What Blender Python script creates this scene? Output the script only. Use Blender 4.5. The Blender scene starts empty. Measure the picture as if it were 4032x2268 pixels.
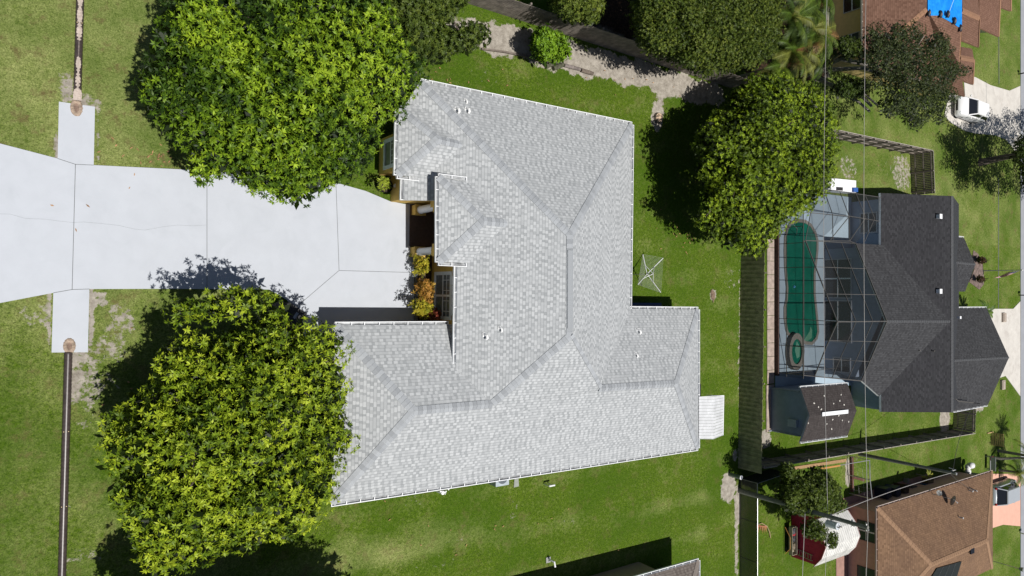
import bpy, math, random
import numpy as np
from math import radians, sin, cos, tan, atan2, hypot, pi
from mathutils import Vector, Matrix
random.seed(7); rng = np.random.default_rng(11)
SC = bpy.context.scene
COL = SC.collection
# ------------------------------------------------------------------ camera, sky, sun
F, TH, CH = 2795.0, radians(33.8), 31.0            # focal length in photo pixels, tilt off nadir, height
cd = bpy.data.cameras.new('camera'); cam = bpy.data.objects.new('camera', cd); COL.objects.link(cam)
cd.sensor_fit = 'HORIZONTAL'; cd.sensor_width = 36.0; cd.lens = 36.0 * F / 4032.0
cd.clip_start = 0.5; cd.clip_end = 3000
cam.location = (0, 0, CH); cam.rotation_euler = (0, -TH, 0)
SC.camera = cam
SUNDIR = Vector((0.03, 0.255, -1.0)).normalized()
w = bpy.data.worlds.new('World'); SC.world = w; w.use_nodes = True
nt = w.node_tree; bg = nt.nodes['Background']
sky = nt.nodes.new('ShaderNodeTexSky'); sky.sky_type = 'NISHITA'; sky.sun_disc = False
sky.sun_elevation = radians(76); sky.sun_rotation = radians(186.7)
nt.links.new(sky.outputs[0], bg.inputs[0]); bg.inputs[1].default_value = 0.05
sl = bpy.data.lights.new('sun', 'SUN'); sl.energy = 5.0; sl.angle = radians(0.5); sl.color = (1.0, 0.965, 0.90)
so = bpy.data.objects.new('sun', sl); COL.objects.link(so)
so.rotation_euler = SUNDIR.to_track_quat('-Z', 'Y').to_euler(); so.location = (-10, -20, 90)
SC.view_settings.view_transform = 'Standard'; SC.view_settings.look = 'None'
SC.view_settings.exposure = -0.1; SC.view_settings.gamma = 1.0
SC.cycles.max_bounces = 5; SC.cycles.transparent_max_bounces = 12

# ------------------------------------------------------------------ survey helpers (photo pixel + height -> metres)
CT, ST = cos(TH), sin(TH)
def ray(px, py):
    x = (px - 2016) / F; y = -(py - 1134) / F
    return np.array([x * CT + ST, y, x * ST - CT])
def P(px, py, z=0.0):
    d = ray(px, py); t = (z - CH) / d[2]
    return (d[0] * t, d[1] * t, z)
def PX(px, py, X):                                  # on the plane x = X
    d = ray(px, py); t = X / d[0]
    return (X, d[1] * t, CH + d[2] * t)
def Pn(px, py, z):
    x = (px - 2016) / F; y = -(py - 1134) / F
    dx = x * CT + ST; dz = x * ST - CT; t = (z - CH) / dz
    return np.stack([dx * t, y * t, z + 0 * px], -1)
def plane(a, b, c):
    a, b, c = map(np.array, (a, b, c)); n = np.cross(b - a, c - a); n = n / np.linalg.norm(n)
    if n[2] < 0: n = -n
    return n, float(n @ a)
def PP(px, py, pl):
    d = ray(px, py); o = np.array([0, 0, CH]); t = (pl[1] - pl[0] @ o) / (pl[0] @ d)
    return tuple(o + d * t)
HA = radians(-1.2)
def HW(u, v, z=0.0): return (u * cos(HA) - v * sin(HA), u * sin(HA) + v * cos(HA), z)

# ------------------------------------------------------------------ mesh builder
ORG = {}
class MB:
    def __init__(s): s.v = []; s.f = []; s.uv = []
    def face(s, pts, uv=None):
        i = len(s.v); s.v += [tuple(p) for p in pts]; s.f.append(tuple(range(i, i + len(pts))))
        s.uv += list(uv) if uv is not None else [(p[0] + p[2], p[1]) for p in pts]
    def pface(s, pts, e):                            # face with metre UVs, u along e
        q = [np.array(p, float) for p in pts]
        n = np.zeros(3)
        for i in range(len(q)):
            n += np.cross(q[i], q[(i + 1) % len(q)])
        n /= np.linalg.norm(n)
        if n[2] < 0: q = q[::-1]; n = -n
        e = np.array(e, float); e = e - n * (n @ e); e /= np.linalg.norm(e); g = np.cross(n, e)
        s.face(q, [(float(p @ e), float(p @ g)) for p in q])
    def hexa(s, b, t):                               # bottom 4, top 4
        n = len(b)
        for i in range(n):
            j = (i + 1) % n; s.face([b[i], b[j], t[j], t[i]])
        s.face(list(reversed(b))); s.face(t)
    def box(s, c, size, rz=0.0):
        cx, cy, cz = c; a, b, h = [k / 2 for k in size]; co, si = cos(rz), sin(rz)
        r = lambda x, y, z: (cx + x * co - y * si, cy + x * si + y * co, cz + z)
        s.hexa([r(-a, -b, -h), r(a, -b, -h), r(a, b, -h), r(-a, b, -h)], [r(-a, -b, h), r(a, -b, h), r(a, b, h), r(-a, b, h)])
    def beam(s, a, b, w, h, up=(0, 0, 1)):
        a, b = Vector(a), Vector(b); d = (b - a).normalized(); up = Vector(up)
        if abs(d.dot(up)) > .98: up = Vector((1, 0, 0))
        x = d.cross(up).normalized() * (w / 2); y = x.cross(d).normalized() * (h / 2)
        q = lambda p: [p - x - y, p + x - y, p + x + y, p - x + y]
        A = q(a); B = q(b)
        s.hexa([tuple(p) for p in A], [tuple(p) for p in B])
    def tube(s, path, r, n=8, cap=True):
        path = [Vector(p) for p in path]; k = len(path)
        rr = r if isinstance(r, (list, tuple)) else [r] * k
        rings = []; x = None
        for i in range(k):
            d = (path[min(i + 1, k - 1)] - path[max(i - 1, 0)]).normalized()
            if x is None:
                x = d.cross(Vector((0, 0, 1)) if abs(d.z) < .9 else Vector((1, 0, 0))).normalized()
            x = (x - d * x.dot(d)).normalized(); y = d.cross(x)
            rings.append([tuple(path[i] + (x * cos(2 * pi * j / n) + y * sin(2 * pi * j / n)) * rr[i]) for j in range(n)])
        for i in range(k - 1):
            for j in range(n):
                m = (j + 1) % n; s.face([rings[i][j], rings[i][m], rings[i + 1][m], rings[i + 1][j]])
        if cap: s.face(rings[0][::-1]); s.face(rings[-1])
    def cyl(s, c, r, h, n=14, r2=None):
        x, y, z = c; s.tube([(x, y, z), (x, y, z + h)], [r, r if r2 is None else r2], n)
    def prism(s, poly, z0, z1, top=True):
        a = sum(poly[i][0] * poly[(i + 1) % len(poly)][1] - poly[(i + 1) % len(poly)][0] * poly[i][1] for i in range(len(poly)))
        if a < 0: poly = poly[::-1]
        n = len(poly)
        for i in range(n):
            p, q = poly[i], poly[(i + 1) % n]
            L = hypot(q[0] - p[0], q[1] - p[1])
            s.face([(p[0], p[1], z0), (q[0], q[1], z0), (q[0], q[1], z1), (p[0], p[1], z1)], [(0, z0), (L, z0), (L, z1), (0, z1)])
        if top: s.face([(p[0], p[1], z1) for p in poly])
    def ell(s, c, r, n=12, m=8):
        R = [[(c[0] + r[0] * sin(pi * i / m) * cos(2 * pi * j / n), c[1] + r[1] * sin(pi * i / m) * sin(2 * pi * j / n), c[2] + r[2] * cos(pi * i / m)) for j in range(n)] for i in range(m + 1)]
        for i in range(m):
            for j in range(n):
                k = (j + 1) % n; s.face([R[i][j], R[i + 1][j], R[i + 1][k], R[i][k]])
    def build(s, name, mat, parent=None, smooth=False, origin=None):
        o = origin if origin is not None else (ORG[parent.name] if parent else (0, 0, 0))
        me = bpy.data.meshes.new(name)
        me.from_pydata([(p[0] - o[0], p[1] - o[1], p[2] - o[2]) for p in s.v], [], s.f)
        if len(s.uv) == len(s.v):
            ul = me.uv_layers.new(name='UVMap'); li = np.empty(len(me.loops), np.int32); me.loops.foreach_get('vertex_index', li)
            ul.data.foreach_set('uv', np.array(s.uv, np.float32)[li].ravel())
        me.materials.append(mat)
        if smooth:
            me.validate()
            import bmesh
            bm = bmesh.new(); bm.from_mesh(me); bmesh.ops.remove_doubles(bm, verts=bm.verts, dist=1e-5)
            for fc in bm.faces: fc.smooth = True
            for e in bm.edges:
                if len(e.link_faces) == 2 and e.calc_face_angle(0) > radians(50): e.smooth = False
            bm.to_mesh(me); bm.free()
        ob = bpy.data.objects.new(name, me); COL.objects.link(ob)
        if parent: ob.parent = parent
        else: ob.location = o
        ORG[ob.name] = o
        return ob
def tag(o, label=None, cat=None, group=None, kind=None):
    if label: o['label'] = label
    if cat: o['category'] = cat
    if group: o['group'] = group
    if kind: o['kind'] = kind
    return o
def thing(name, label, cat, loc, group=None):
    o = bpy.data.objects.new(name, None); o.location = loc; COL.objects.link(o); o.empty_display_size = .2
    ORG[o.name] = tuple(loc); return tag(o, label, cat, group)
def struct(mb, name, mat): return tag(mb.build(name, mat), kind='structure')
def copy_tree(o, loc, rz=None, label=None, parent=None):
    c = o.copy(); COL.objects.link(c)
    if parent: c.parent = parent
    else:
        c.location = loc
        if rz is not None: c.rotation_euler = (0, 0, rz)
        if label: c['label'] = label
    for ch in o.children: copy_tree(ch, None, parent=c)
    return c

# ------------------------------------------------------------------ materials
def newmat(name):
    m = bpy.data.materials.new(name); m.use_nodes = True; n = m.node_tree
    return m, n, n.nodes['Principled BSDF']
def mixc(n, fac, a, b, mode='MIX'):
    x = n.nodes.new('ShaderNodeMix'); x.data_type = 'RGBA'; x.blend_type = mode
    for sock, val in ((0, fac), (6, a), (7, b)):
        if hasattr(val, 'links') or hasattr(val, 'is_linked'): n.links.new(val, x.inputs[sock])
        elif isinstance(val, (int, float)): x.inputs[sock].default_value = val
        else: x.inputs[sock].default_value = (*val, 1)
    return x.outputs[2]
def ramp(n, src, stops):
    r = n.nodes.new('ShaderNodeValToRGB'); n.links.new(src, r.inputs[0]); el = r.color_ramp.elements
    while len(el) < len(stops): el.new(.5)
    for e, (p, c) in zip(el, stops): e.position = p; e.color = (*c, 1) if not isinstance(c, (int, float)) else (c, c, c, 1)
    return r.outputs[0]
def noise(n, scale, detail=3, vec=None, rough=.55, dist=0):
    t = n.nodes.new('ShaderNodeTexNoise'); t.inputs['Scale'].default_value = scale; t.inputs['Detail'].default_value = detail
    t.inputs['Roughness'].default_value = rough; t.inputs['Distortion'].default_value = dist
    if vec is None: vec = n.nodes.new('ShaderNodeTexCoord').outputs['Object']
    n.links.new(vec, t.inputs['Vector']); return t.outputs['Fac']
def bump(n, src, bs, strength=.3, dist=.02):
    b = n.nodes.new('ShaderNodeBump'); b.inputs['Strength'].default_value = strength; b.inputs['Distance'].default_value = dist
    n.links.new(src, b.inputs['Height']); n.links.new(b.outputs[0], bs.inputs['Normal'])
def attr(n, name):
    a = n.nodes.new('ShaderNodeAttribute'); a.attribute_name = name; return a
def mth(n, op, a, b=None, clamp=False):
    x = n.nodes.new('ShaderNodeMath'); x.operation = op; x.use_clamp = clamp
    for i, v in enumerate((a, b)):
        if v is None: continue
        if isinstance(v, (int, float)): x.inputs[i].default_value = v
        else: n.links.new(v, x.inputs[i])
    return x.outputs[0]
_mc = {}
def flat(name, c, rough=.6, var=.12, scale=6.0, metal=0, spec=.4, bmp=0.0, scale2=None):
    if name in _mc: return _mc[name]
    m, n, b = newmat(name)
    f = noise(n, scale, 4); lo = tuple(x * (1 - var) for x in c); hi = tuple(min(1, x * (1 + var)) for x in c)
    col = mixc(n, ramp(n, f, [(.3, 0), (.7, 1)]), lo, hi)
    if scale2:
        col = mixc(n, ramp(n, noise(n, scale2, 5), [(.45, 0), (.75, .5)]), col, tuple(x * .55 for x in c))
    n.links.new(col, b.inputs['Base Color'])
    b.inputs['Roughness'].default_value = rough; b.inputs['Metallic'].default_value = metal; b.inputs['Specular IOR Level'].default_value = spec
    if bmp: bump(n, noise(n, scale * 5, 4), b, bmp, .02)
    _mc[name] = m; return m
def shingle(name, c1, c2, butt_shadow, row=.143, wid=.30, tint=None, blot=.25, rough=.9, tabk=.45, sheen=0.0):
    m, n, b = newmat(name)
    uv = n.nodes.new('ShaderNodeUVMap').outputs[0]
    sp = n.nodes.new('ShaderNodeSeparateXYZ'); n.links.new(uv, sp.inputs[0])
    rowf = mth(n, 'DIVIDE', sp.outputs[1], row); rid = mth(n, 'FLOOR', rowf)
    def wn(a_, b_):
        c_ = n.nodes.new('ShaderNodeCombineXYZ'); n.links.new(a_, c_.inputs[0]); n.links.new(b_, c_.inputs[1])
        t = n.nodes.new('ShaderNodeTexWhiteNoise'); t.noise_dimensions = '2D'; n.links.new(c_.outputs[0], t.inputs['Vector']); return t.outputs['Value']
    sh = wn(rid, rid); cu = mth(n, 'ADD', mth(n, 'DIVIDE', sp.outputs[0], wid), mth(n, 'ADD', mth(n, 'MULTIPLY', sh, .35), mth(n, 'MULTIPLY', sh, 3.7)))
    cid = mth(n, 'FLOOR', cu); cf = mth(n, 'FRACT', cu)
    tw = mth(n, 'ADD', mth(n, 'MULTIPLY', wn(cid, rid), .35), .38)
    tab = mth(n, 'LESS_THAN', cf, tw)
    h = mth(n, 'ADD', mth(n, 'MULTIPLY', tab, tabk), mth(n, 'MULTIPLY', wn(mth(n, 'ADD', mth(n, 'MULTIPLY', cid, 2), tab), rid), 1 - tabk))
    col = mixc(n, ramp(n, h, [(.1, 0), (.9, 1)]), c1, c2)
    gr = noise(n, 60, 3, uv)
    col = mixc(n, ramp(n, gr, [(.35, 0), (.7, .3)]), col, tuple(x * .72 for x in c2))
    big = noise(n, .5, 3, uv)
    col = mixc(n, ramp(n, big, [(.4, 0), (.75, blot)]), col, tint or tuple(x * .8 for x in c1))
    # butt edge of every course: its shadow painted in as a dark line
    fr = mth(n, 'FRACT', rowf)
    edge = ramp(n, fr, [(0, 1), (.10, .85), (.16, 0), (1, 0)])
    col = mixc(n, mth(n, 'MULTIPLY', edge, .8), col, butt_shadow)
    n.links.new(col, b.inputs['Base Color']); b.inputs['Roughness'].default_value = rough; b.inputs['Specular IOR Level'].default_value = .25; b.inputs['Sheen Weight'].default_value = sheen; b.inputs['Sheen Roughness'].default_value = .35
    hh = mth(n, 'ADD', mth(n, 'MULTIPLY', fr, -.5), mth(n, 'MULTIPLY', h, .5))
    bump(n, mth(n, 'ADD', hh, mth(n, 'MULTIPLY', gr, .25)), b, .5, .02)
    return m
def leafmat(name, spec=.35, trans=.35, rough=.42, gain=1.0):
    m, n, b = newmat(name)
    a = attr(n, 'Col'); col = a.outputs['Color']
    n.links.new(col, b.inputs['Base Color']); b.inputs['Roughness'].default_value = rough; b.inputs['Specular IOR Level'].default_value = spec
    tr = n.nodes.new('ShaderNodeBsdfTranslucent'); n.links.new(mixc(n, .5, col, (.35, .5, .02), 'MIX'), tr.inputs[0])
    mx = n.nodes.new('ShaderNodeMixShader'); mx.inputs[0].default_value = trans
    n.links.new(b.outputs[0], mx.inputs[1]); n.links.new(tr.outputs[0], mx.inputs[2])
    n.links.new(mx.outputs[0], n.nodes['Material Output'].inputs[0]); return m

M_LEAF = leafmat('leaf', .22, .12, .5); M_LEAFD = leafmat('leaf_dull', .25, .1, .5)
M_BARK = flat('bark', (.13, .105, .085), .9, .35, 9, bmp=.6); M_BARKL = flat('bark_pale', (.27, .245, .21), .9, .3, 9, bmp=.6)
M_WHITE = flat('white_paint', (.80, .81, .83), .5, .06, 3); M_GUT = flat('gutter_white', (.82, .83, .85), .4, .05, 2)
M_GUTIN = flat('gutter_bed', (.30, .31, .32), .7, .5, 2.5, scale2=1.3)
M_OCHRE = flat('ochre_stucco', (.62, .42, .11), .9, .12, 5, bmp=.25)
M_GLASS = flat('window_glass', (.035, .04, .045), .08, .3, 2, spec=.7)
M_PALE = flat('curtained_glass', (.13, .15, .165), .15, .4, 6, spec=.6)
M_BLIND = flat('window_blind', (.16, .18, .16), .5, .25, 3)
M_TRIM = flat('window_trim', (.66, .70, .76), .6, .06, 4)

# ------------------------------------------------------------------ ground sheet
def inpoly(x, y, poly):
    c = np.zeros(x.shape, bool); n = len(poly)
    for i in range(n):
        x1, y1 = poly[i]; x2, y2 = poly[(i + 1) % n]
        if y1 == y2: continue
        k = ((y1 > y) != (y2 > y)) & (x < (x2 - x1) * (y - y1) / (y2 - y1) + x1)
        c ^= k
    return c
def edist(x, y, poly):
    d = np.full(x.shape, 1e9); n = len(poly)
    for i in range(n):
        ax, ay = poly[i]; bx, by = poly[(i + 1) % n]; L = (bx - ax) ** 2 + (by - ay) ** 2 + 1e-9
        t = np.clip(((x - ax) * (bx - ax) + (y - ay) * (by - ay)) / L, 0, 1)
        d = np.minimum(d, np.hypot(x - ax - t * (bx - ax), y - ay - t * (by - ay)))
    return d
def gpoly(px): return [P(a, b, 0)[:2] for a, b in px]
xs = np.concatenate([[-900, -200, -40], np.arange(-6, 92, .22), [130, 300, 1500]])
ys = np.concatenate([[-1500, -300, -60], np.arange(-33, 33, .22), [60, 300, 1500]])
GX, GY = np.meshgrid(xs, ys, indexing='ij'); gx, gy = GX.ravel(), GY.ravel()
def wob(x, y, s, k=0):
    return (np.sin(x * s + 1.3 * k) * np.cos(y * s * 1.13 + k) + np.sin(x * s * 2.3 + y * s * 1.7 + k) * .6 + np.sin(y * s * 3.1 - x * s * 2.9 + 2 * k) * .35) / 1.95
def mask(px, feather, amp=.25):
    p = gpoly(px); d = edist(gx, gy, p); s = np.where(inpoly(gx, gy, p), d, -d) + amp * wob(gx, gy, 2.1, 3) + amp * .5 * wob(gx, gy, 5.1, 1)
    return np.clip(.5 + s / feather, 0, 1)
def spot(px, py, rx, ry, s=1.0):
    c = P(px, py); e = P(px + rx, py); g = P(px, py + ry); a = abs(e[0] - c[0]); b = abs(g[1] - c[1])
    r = np.hypot((gx - c[0]) / a, (gy - c[1]) / b) + .22 * wob(gx, gy, 4, 2)
    return np.clip((1.25 - r) / .5, 0, 1) * s
dirt = mask([(1690, 30), (1840, 86), (1980, 90), (2100, 125), (2210, 155), (2420, 210), (2600, 262), (2730, 305), (2860, 350), (2830, 420), (2640, 385), (2560, 350), (2400, 318), (2300, 300), (2150, 265), (2070, 235), (1990, 218), (1900, 195), (1850, 205), (1760, 190), (1690, 160), (1500, 140), (1500, 0)], .6)
dirt = np.maximum(dirt, mask([(2100, -60), (2260, 90), (2540, 185), (2770, 262), (3200, 330), (3280, 300), (3280, -60)], .6) * .9)
for a in [(262, 345, 42, 70, .6), (355, 400, 60, 30, .6), (225, 600, 26, 90, .7), (385, 560, 14, 150, .45), (196, 1250, 16, 150, .6), (130, 1240, 60, 70, .42), (300, 1430, 40, 60, .6), (362, 1250, 16, 130, .7), (385, 1180, 60, 40, .55), (470, 1225, 45, 50, .5),
          (290, 1500, 22, 120, .7), (350, 1480, 60, 150, .5), (480, 1290, 80, 60, .48), (440, 1380, 90, 60, .45), (430, 1500, 60, 50, .4), (245, 2100, 16, 300, .5), (265, 1900, 14, 400, .45), (330, 2190, 90, 40, .4), (2588, 460, 24, 60, .95), (2600, 400, 20, 60, .6), (2806, 1160, 14, 26, .7),
          (2868, 1920, 30, 60, .95), (2905, 2000, 12, 90, .8), (2900, 2150, 10, 140, .6), (2880, 1100, 30, 60, .35), (2912, 1400, 8, 400, .5), (2895, 1790, 12, 30, .6), (3550, 680, 40, 80, .52), (3340, 660, 40, 60, .44), (3480, 660, 50, 40, .3), (3720, 1650, 20, 60, .95), (3340, 1860, 12, 60, .8),
          (3010, 1730, 30, 40, .7), (3170, 1830, 90, 12, .3), (3858, 1600, 20, 24, .7), (2020, 2010, 30, 40, .35), (1800, 2130, 60, 30, .32), (1740, 2210, 120, 40, .3), (1640, 1960, 60, 40, .3), (1750, 380, 60, 60, .3), (1900, 300, 80, 40, .28), (3800, 1020, 20, 60, .4), (330, 1650, 40, 40, .4), (2240, 2050, 40, 30, .3), (3880, 250, 30, 40, .25), (3180, 560, 90, 20, .5), (500, 560, 20, 30, .2)]:
    dirt = np.maximum(dirt, spot(*a))
left = np.clip((10.5 - gx) / 4.0, 0, 1); tone = np.maximum(left * np.clip(.62 + gy / 20, .35, 1), np.clip((gx - 44) / 12, 0, .5) * (gy > 4)) 
tone = np.maximum(tone, np.clip((gx - 45) / 20, 0, .28))
tone = np.maximum(tone, spot(1500, 2150, 500, 80, .5)); tone = np.maximum(tone, spot(3700, 850, 130, 180, .8)); tone = np.maximum(tone, spot(3800, 560, 400, 40, .5))
tone = tone + .22 * np.sin(gy * 2.4 + .05 * gx) * (gy < -9) * (gx < 36) * (gx > 8) + .15 * np.sin(gy * 3.1 - gx * .2) * (gx > 26) * (gx < 40)
me = bpy.data.meshes.new('lawn'); nx, ny = GX.shape
gz = 0.012 * wob(gx, gy, 1.1) * (np.abs(gx - 40) < 60)
me.vertices.add(nx * ny); me.vertices.foreach_set('co', np.stack([gx, gy, gz - .012], -1).astype(np.float32).ravel())
idx = np.arange(nx * ny).reshape(nx, ny); fq = np.stack([idx[:-1, :-1], idx[1:, :-1], idx[1:, 1:], idx[:-1, 1:]], -1).reshape(-1, 4)
me.loops.add(fq.size); me.loops.foreach_set('vertex_index', fq.ravel().astype(np.int32)); me.polygons.add(len(fq))
me.polygons.foreach_set('loop_start', (np.arange(len(fq)) * 4).astype(np.int32)); me.update(calc_edges=True)
shaded_litter = mask([(1980, -80), (2000, 0), (2260, 85), (2540, 180), (2770, 258), (2900, 310), (3200, 330), (3260, 300), (3255, -80)], .5)  # leaf litter under the trees, its colour darkened to hold their shade
for nm, arr in (('dirt', dirt), ('tone', tone), ('shaded_litter', shaded_litter)):
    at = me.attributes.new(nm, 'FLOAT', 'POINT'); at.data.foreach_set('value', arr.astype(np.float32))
def grassmat():
    m, n, b = newmat('grass_ground'); tc = n.nodes.new('ShaderNodeTexCoord').outputs['Object']
    tone = attr(n, 'tone').outputs['Fac']; dirt = attr(n, 'dirt').outputs['Fac']
    fine = noise(n, 19, 5, tc, .8, .8); mid = noise(n, 5.5, 4, tc, .65); big = noise(n, .55, 4, tc, .6); big2 = noise(n, .23, 3, tc, .6)
    lush = mixc(n, ramp(n, fine, [(.38, 0), (.60, 1)]), (.016, .036, .004), (.125, .200, .014))
    dry = mixc(n, ramp(n, fine, [(.36, 0), (.62, 1)]), (.10, .125, .030), (.42, .45, .17))
    t2 = mth(n, 'ADD', mth(n, 'MULTIPLY', tone, .85), mth(n, 'MULTIPLY', mth(n, 'SUBTRACT', big, .5), 1.3), True)
    t3 = mth(n, 'ADD', t2, mth(n, 'MULTIPLY', mth(n, 'SUBTRACT', mid, .5), 1.5), True)
    col = mixc(n, t3, lush, dry)
    col = mixc(n, ramp(n, big2, [(.38, .55), (.62, 0)]), col, mixc(n, fine, (.014, .045, .003), (.07, .15, .006)))
    brown = ramp(n, noise(n, 1.1, 7, tc, .75), [(.53, 0), (.66, 1)])
    col = mixc(n, mth(n, 'MULTIPLY', brown, mth(n, 'ADD', mth(n, 'MULTIPLY', tone, .5), .4)), col, mixc(n, fine, (.06, .045, .015), (.20, .16, .07)))
    sand = mixc(n, ramp(n, noise(n, 3, 9, tc, .72), [(.30, 0), (.66, 1)]), (.20, .175, .145), (.47, .43, .375))
    lit = attr(n, 'shaded_litter').outputs['Fac']
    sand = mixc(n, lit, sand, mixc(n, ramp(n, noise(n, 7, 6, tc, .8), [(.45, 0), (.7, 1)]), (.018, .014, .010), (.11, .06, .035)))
    dk = ramp(n, mth(n, 'ADD', mth(n, 'MULTIPLY', dirt, 1.15), mth(n, 'MULTIPLY', mth(n, 'SUBTRACT', noise(n, 3.2, 5, tc, .75), .5), 1.7)), [(.50, 0), (.66, 1)])
    col = mixc(n, dk, col, sand)
    n.links.new(col, b.inputs['Base Color']); b.inputs['Roughness'].default_value = .95; b.inputs['Specular IOR Level'].default_value = .1
    bump(n, mth(n, 'ADD', fine, mth(n, 'MULTIPLY', mid, .5)), b, .9, .05); return m
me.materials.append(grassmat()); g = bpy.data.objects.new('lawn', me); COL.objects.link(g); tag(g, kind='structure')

# ------------------------------------------------------------------ paved surfaces
def pavemat(name, c, var=.05, stain=(.4, .4, .42), sf=.3):
    m, n, b = newmat(name)
    col = mixc(n, ramp(n, noise(n, 1.3, 5), [(.3, 0), (.7, 1)]), tuple(x * (1 - var) for x in c), tuple(x * (1 + var) for x in c))
    col = mixc(n, ramp(n, noise(n, .9, 6, None, .7, 1.0), [(.48, 0), (.8, sf)]), col, stain)
    col = mixc(n, ramp(n, noise(n, 90, 2), [(.4, 0), (.7, .12)]), col, tuple(x * .7 for x in c))
    n.links.new(col, b.inputs['Base Color']); b.inputs['Roughness'].default_value = .75; b.inputs['Specular IOR Level'].default_value = .3
    bump(n, noise(n, 40, 4), b, .15, .01); return m
M_DRIVE = pavemat('painted_concrete', (.475, .50, .55), .03, (.38, .41, .45), .35)
M_JOINT = flat('joint', (.16, .17, .18), .9); M_CONC = pavemat('pale_concrete', (.58, .55, .51), .08, (.34, .30, .27), .6)
M_ROAD = pavemat('asphalt_grey', (.30, .31, .34), .06, (.24, .25, .27), .4)
def sheet(px, z0, z1, name, mat, kind=True):
    mb = MB(); mb.prism([P(a, b, z1)[:2] for a, b in px], z0, z1); o = mb.build(name, mat)
    if kind: tag(o, kind='structure')
    return o
drv = [(-500, 440), (-200, 513), (0, 565), (227, 624), (232, 400), (374, 420), (369, 650), (820, 672), (1300, 720), (1340, 724), (1440, 752), (1535, 792), (1592, 803), (1650, 803), (1650, 960), (1612, 962), (1626, 1010), (1628, 1330), (1180, 1330), (1165, 1230), (1130, 1180), (1060, 1140), (690, 1137), (352, 1138), (346, 1387), (203, 1388), (210, 1153), (0, 1193), (-200, 1233), (-500, 1290)]
drive = sheet(drv, -.1, .05, 'driveway', M_DRIVE)
def strip(path, wd, z, name, mat, parent=None):
    mb = MB(); q = [np.array(P(a, b, z)) for a, b in path]
    for i in range(len(q) - 1):
        d = q[i + 1] - q[i]; d /= np.linalg.norm(d); s_ = np.array([-d[1], d[0], 0]) * wd / 2
        mb.face([q[i] - s_, q[i] + s_, q[i + 1] + s_, q[i + 1] - s_][::-1])
    return mb.build(name, mat, parent)
for pth in ([(297, 647), (284, 1140)], [(815, 672), (815, 1138)], [(1323, 722), (1335, 1063)], [(1335, 1065), (1626, 1073)], [(1335, 1065), (1160, 1215)], [(297, 647), (369, 650)], [(227, 624), (297, 647)], [(210, 1153), (284, 1140), (352, 1138)]):
    strip(pth, .022, .054, 'joint', M_JOINT, drive)
M_CRACK = flat('crack', (.27, .29, .31), .9)
ck = [(0, 842), (40, 843), (100, 860), (180, 863), (230, 870), (287, 876), (330, 874), (400, 880), (470, 888), (530, 902), (570, 906), (640, 893), (700, 886), (760, 889), (813, 886)]
strip(ck, .009, .054, 'crack', M_CRACK, drive)
RX = P(4018, 1134, 0)[0]; mb = MB(); mb.prism([(RX, -70), (RX + 7, -70), (RX + 7, 70), (RX, 70)], -.1, .03); struct(mb, 'road', M_ROAD)

# ------------------------------------------------------------------ roofs
def cap_strip(mb, a, b, ca, cb, w_=.2, seg=.2, lift=.02):
    a, b = np.array(a, float), np.array(b, float); d = b - a; L = np.linalg.norm(d); d /= L
    n = max(1, int(L / seg)); seg = L / n
    for c in (ca, cb):
        s_ = np.array(c, float) - a; s_ -= d * (s_ @ d); s_ /= np.linalg.norm(s_)
        for i in range(n):
            p = a + d * seg * i + np.array([0, 0, lift + .012]); q = a + d * seg * (i + 1) + np.array([0, 0, lift])
            pts = [p, q, q + s_ * w_, p + s_ * w_]
            if np.cross(pts[1] - pts[0], pts[2] - pts[0])[2] < 0: pts = pts[::-1]
            k = i + .5; mb.face(pts, [(k, .5)] * 4)
def capmat(name, c1, c2):
    m, n, b = newmat(name); uv = n.nodes.new('ShaderNodeUVMap').outputs[0]
    wn = n.nodes.new('ShaderNodeTexWhiteNoise'); wn.noise_dimensions = '2D'; n.links.new(uv, wn.inputs['Vector'])
    col = mixc(n, wn.outputs['Value'], c1, c2); col = mixc(n, ramp(n, noise(n, 40, 3), [(.4, 0), (.7, .3)]), col, tuple(x * .7 for x in c1))
    n.links.new(col, b.inputs['Base Color']); b.inputs['Roughness'].default_value = .9; return m
M_SH = shingle('light_grey_shingle', (.30, .315, .328), (.50, .515, .53), (.20, .21, .22), blot=.1)
M_CAP = capmat('grey_cap_shingle', (.27, .285, .305), (.40, .42, .445))
def cen(pts): return tuple(np.mean(np.array(pts), 0))
def gutter(root, a, b, out, w_=.13, matg=None, step=.62, name='gutter'):
    a, b, o = Vector(a), Vector(b), Vector(out).normalized(); up = Vector((0, 0, 1)); L = (b - a).length; d = (b - a) / L
    mb = MB(); z = -.02
    mb.beam(a + o * (w_) + up * (z - .05), b + o * w_ + up * (z - .05), .03, .11)
    mb.beam(a + o * (w_ / 2) + up * (z - .11), b + o * (w_ / 2) + up * (z - .11), w_, .012)
    k = max(1, int(L / step))
    for i in range(k + 1):
        p = a + d * min(L - .02, max(.02, L * i / k + random.uniform(-.06, .06))); mb.beam(p - o * .02 + up * z, p + o * (w_ + .01) + up * z, .035, .012)
    g_ = mb.build(name, matg or M_GUT, root)
    mb = MB(); mb.beam(a + o * .005 + up * (z - .095), b + o * .005 + up * (z - .095), .01, .01)
    mb = MB(); p0, p1 = a + up * (z - .095), b + up * (z - .095)
    mb.face([tuple(p0), tuple(p1), tuple(p1 + o * (w_ - .016)), tuple(p0 + o * (w_ - .016))]); mb.build('gutter_bed', M_GUTIN, g_)
    return g_
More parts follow.
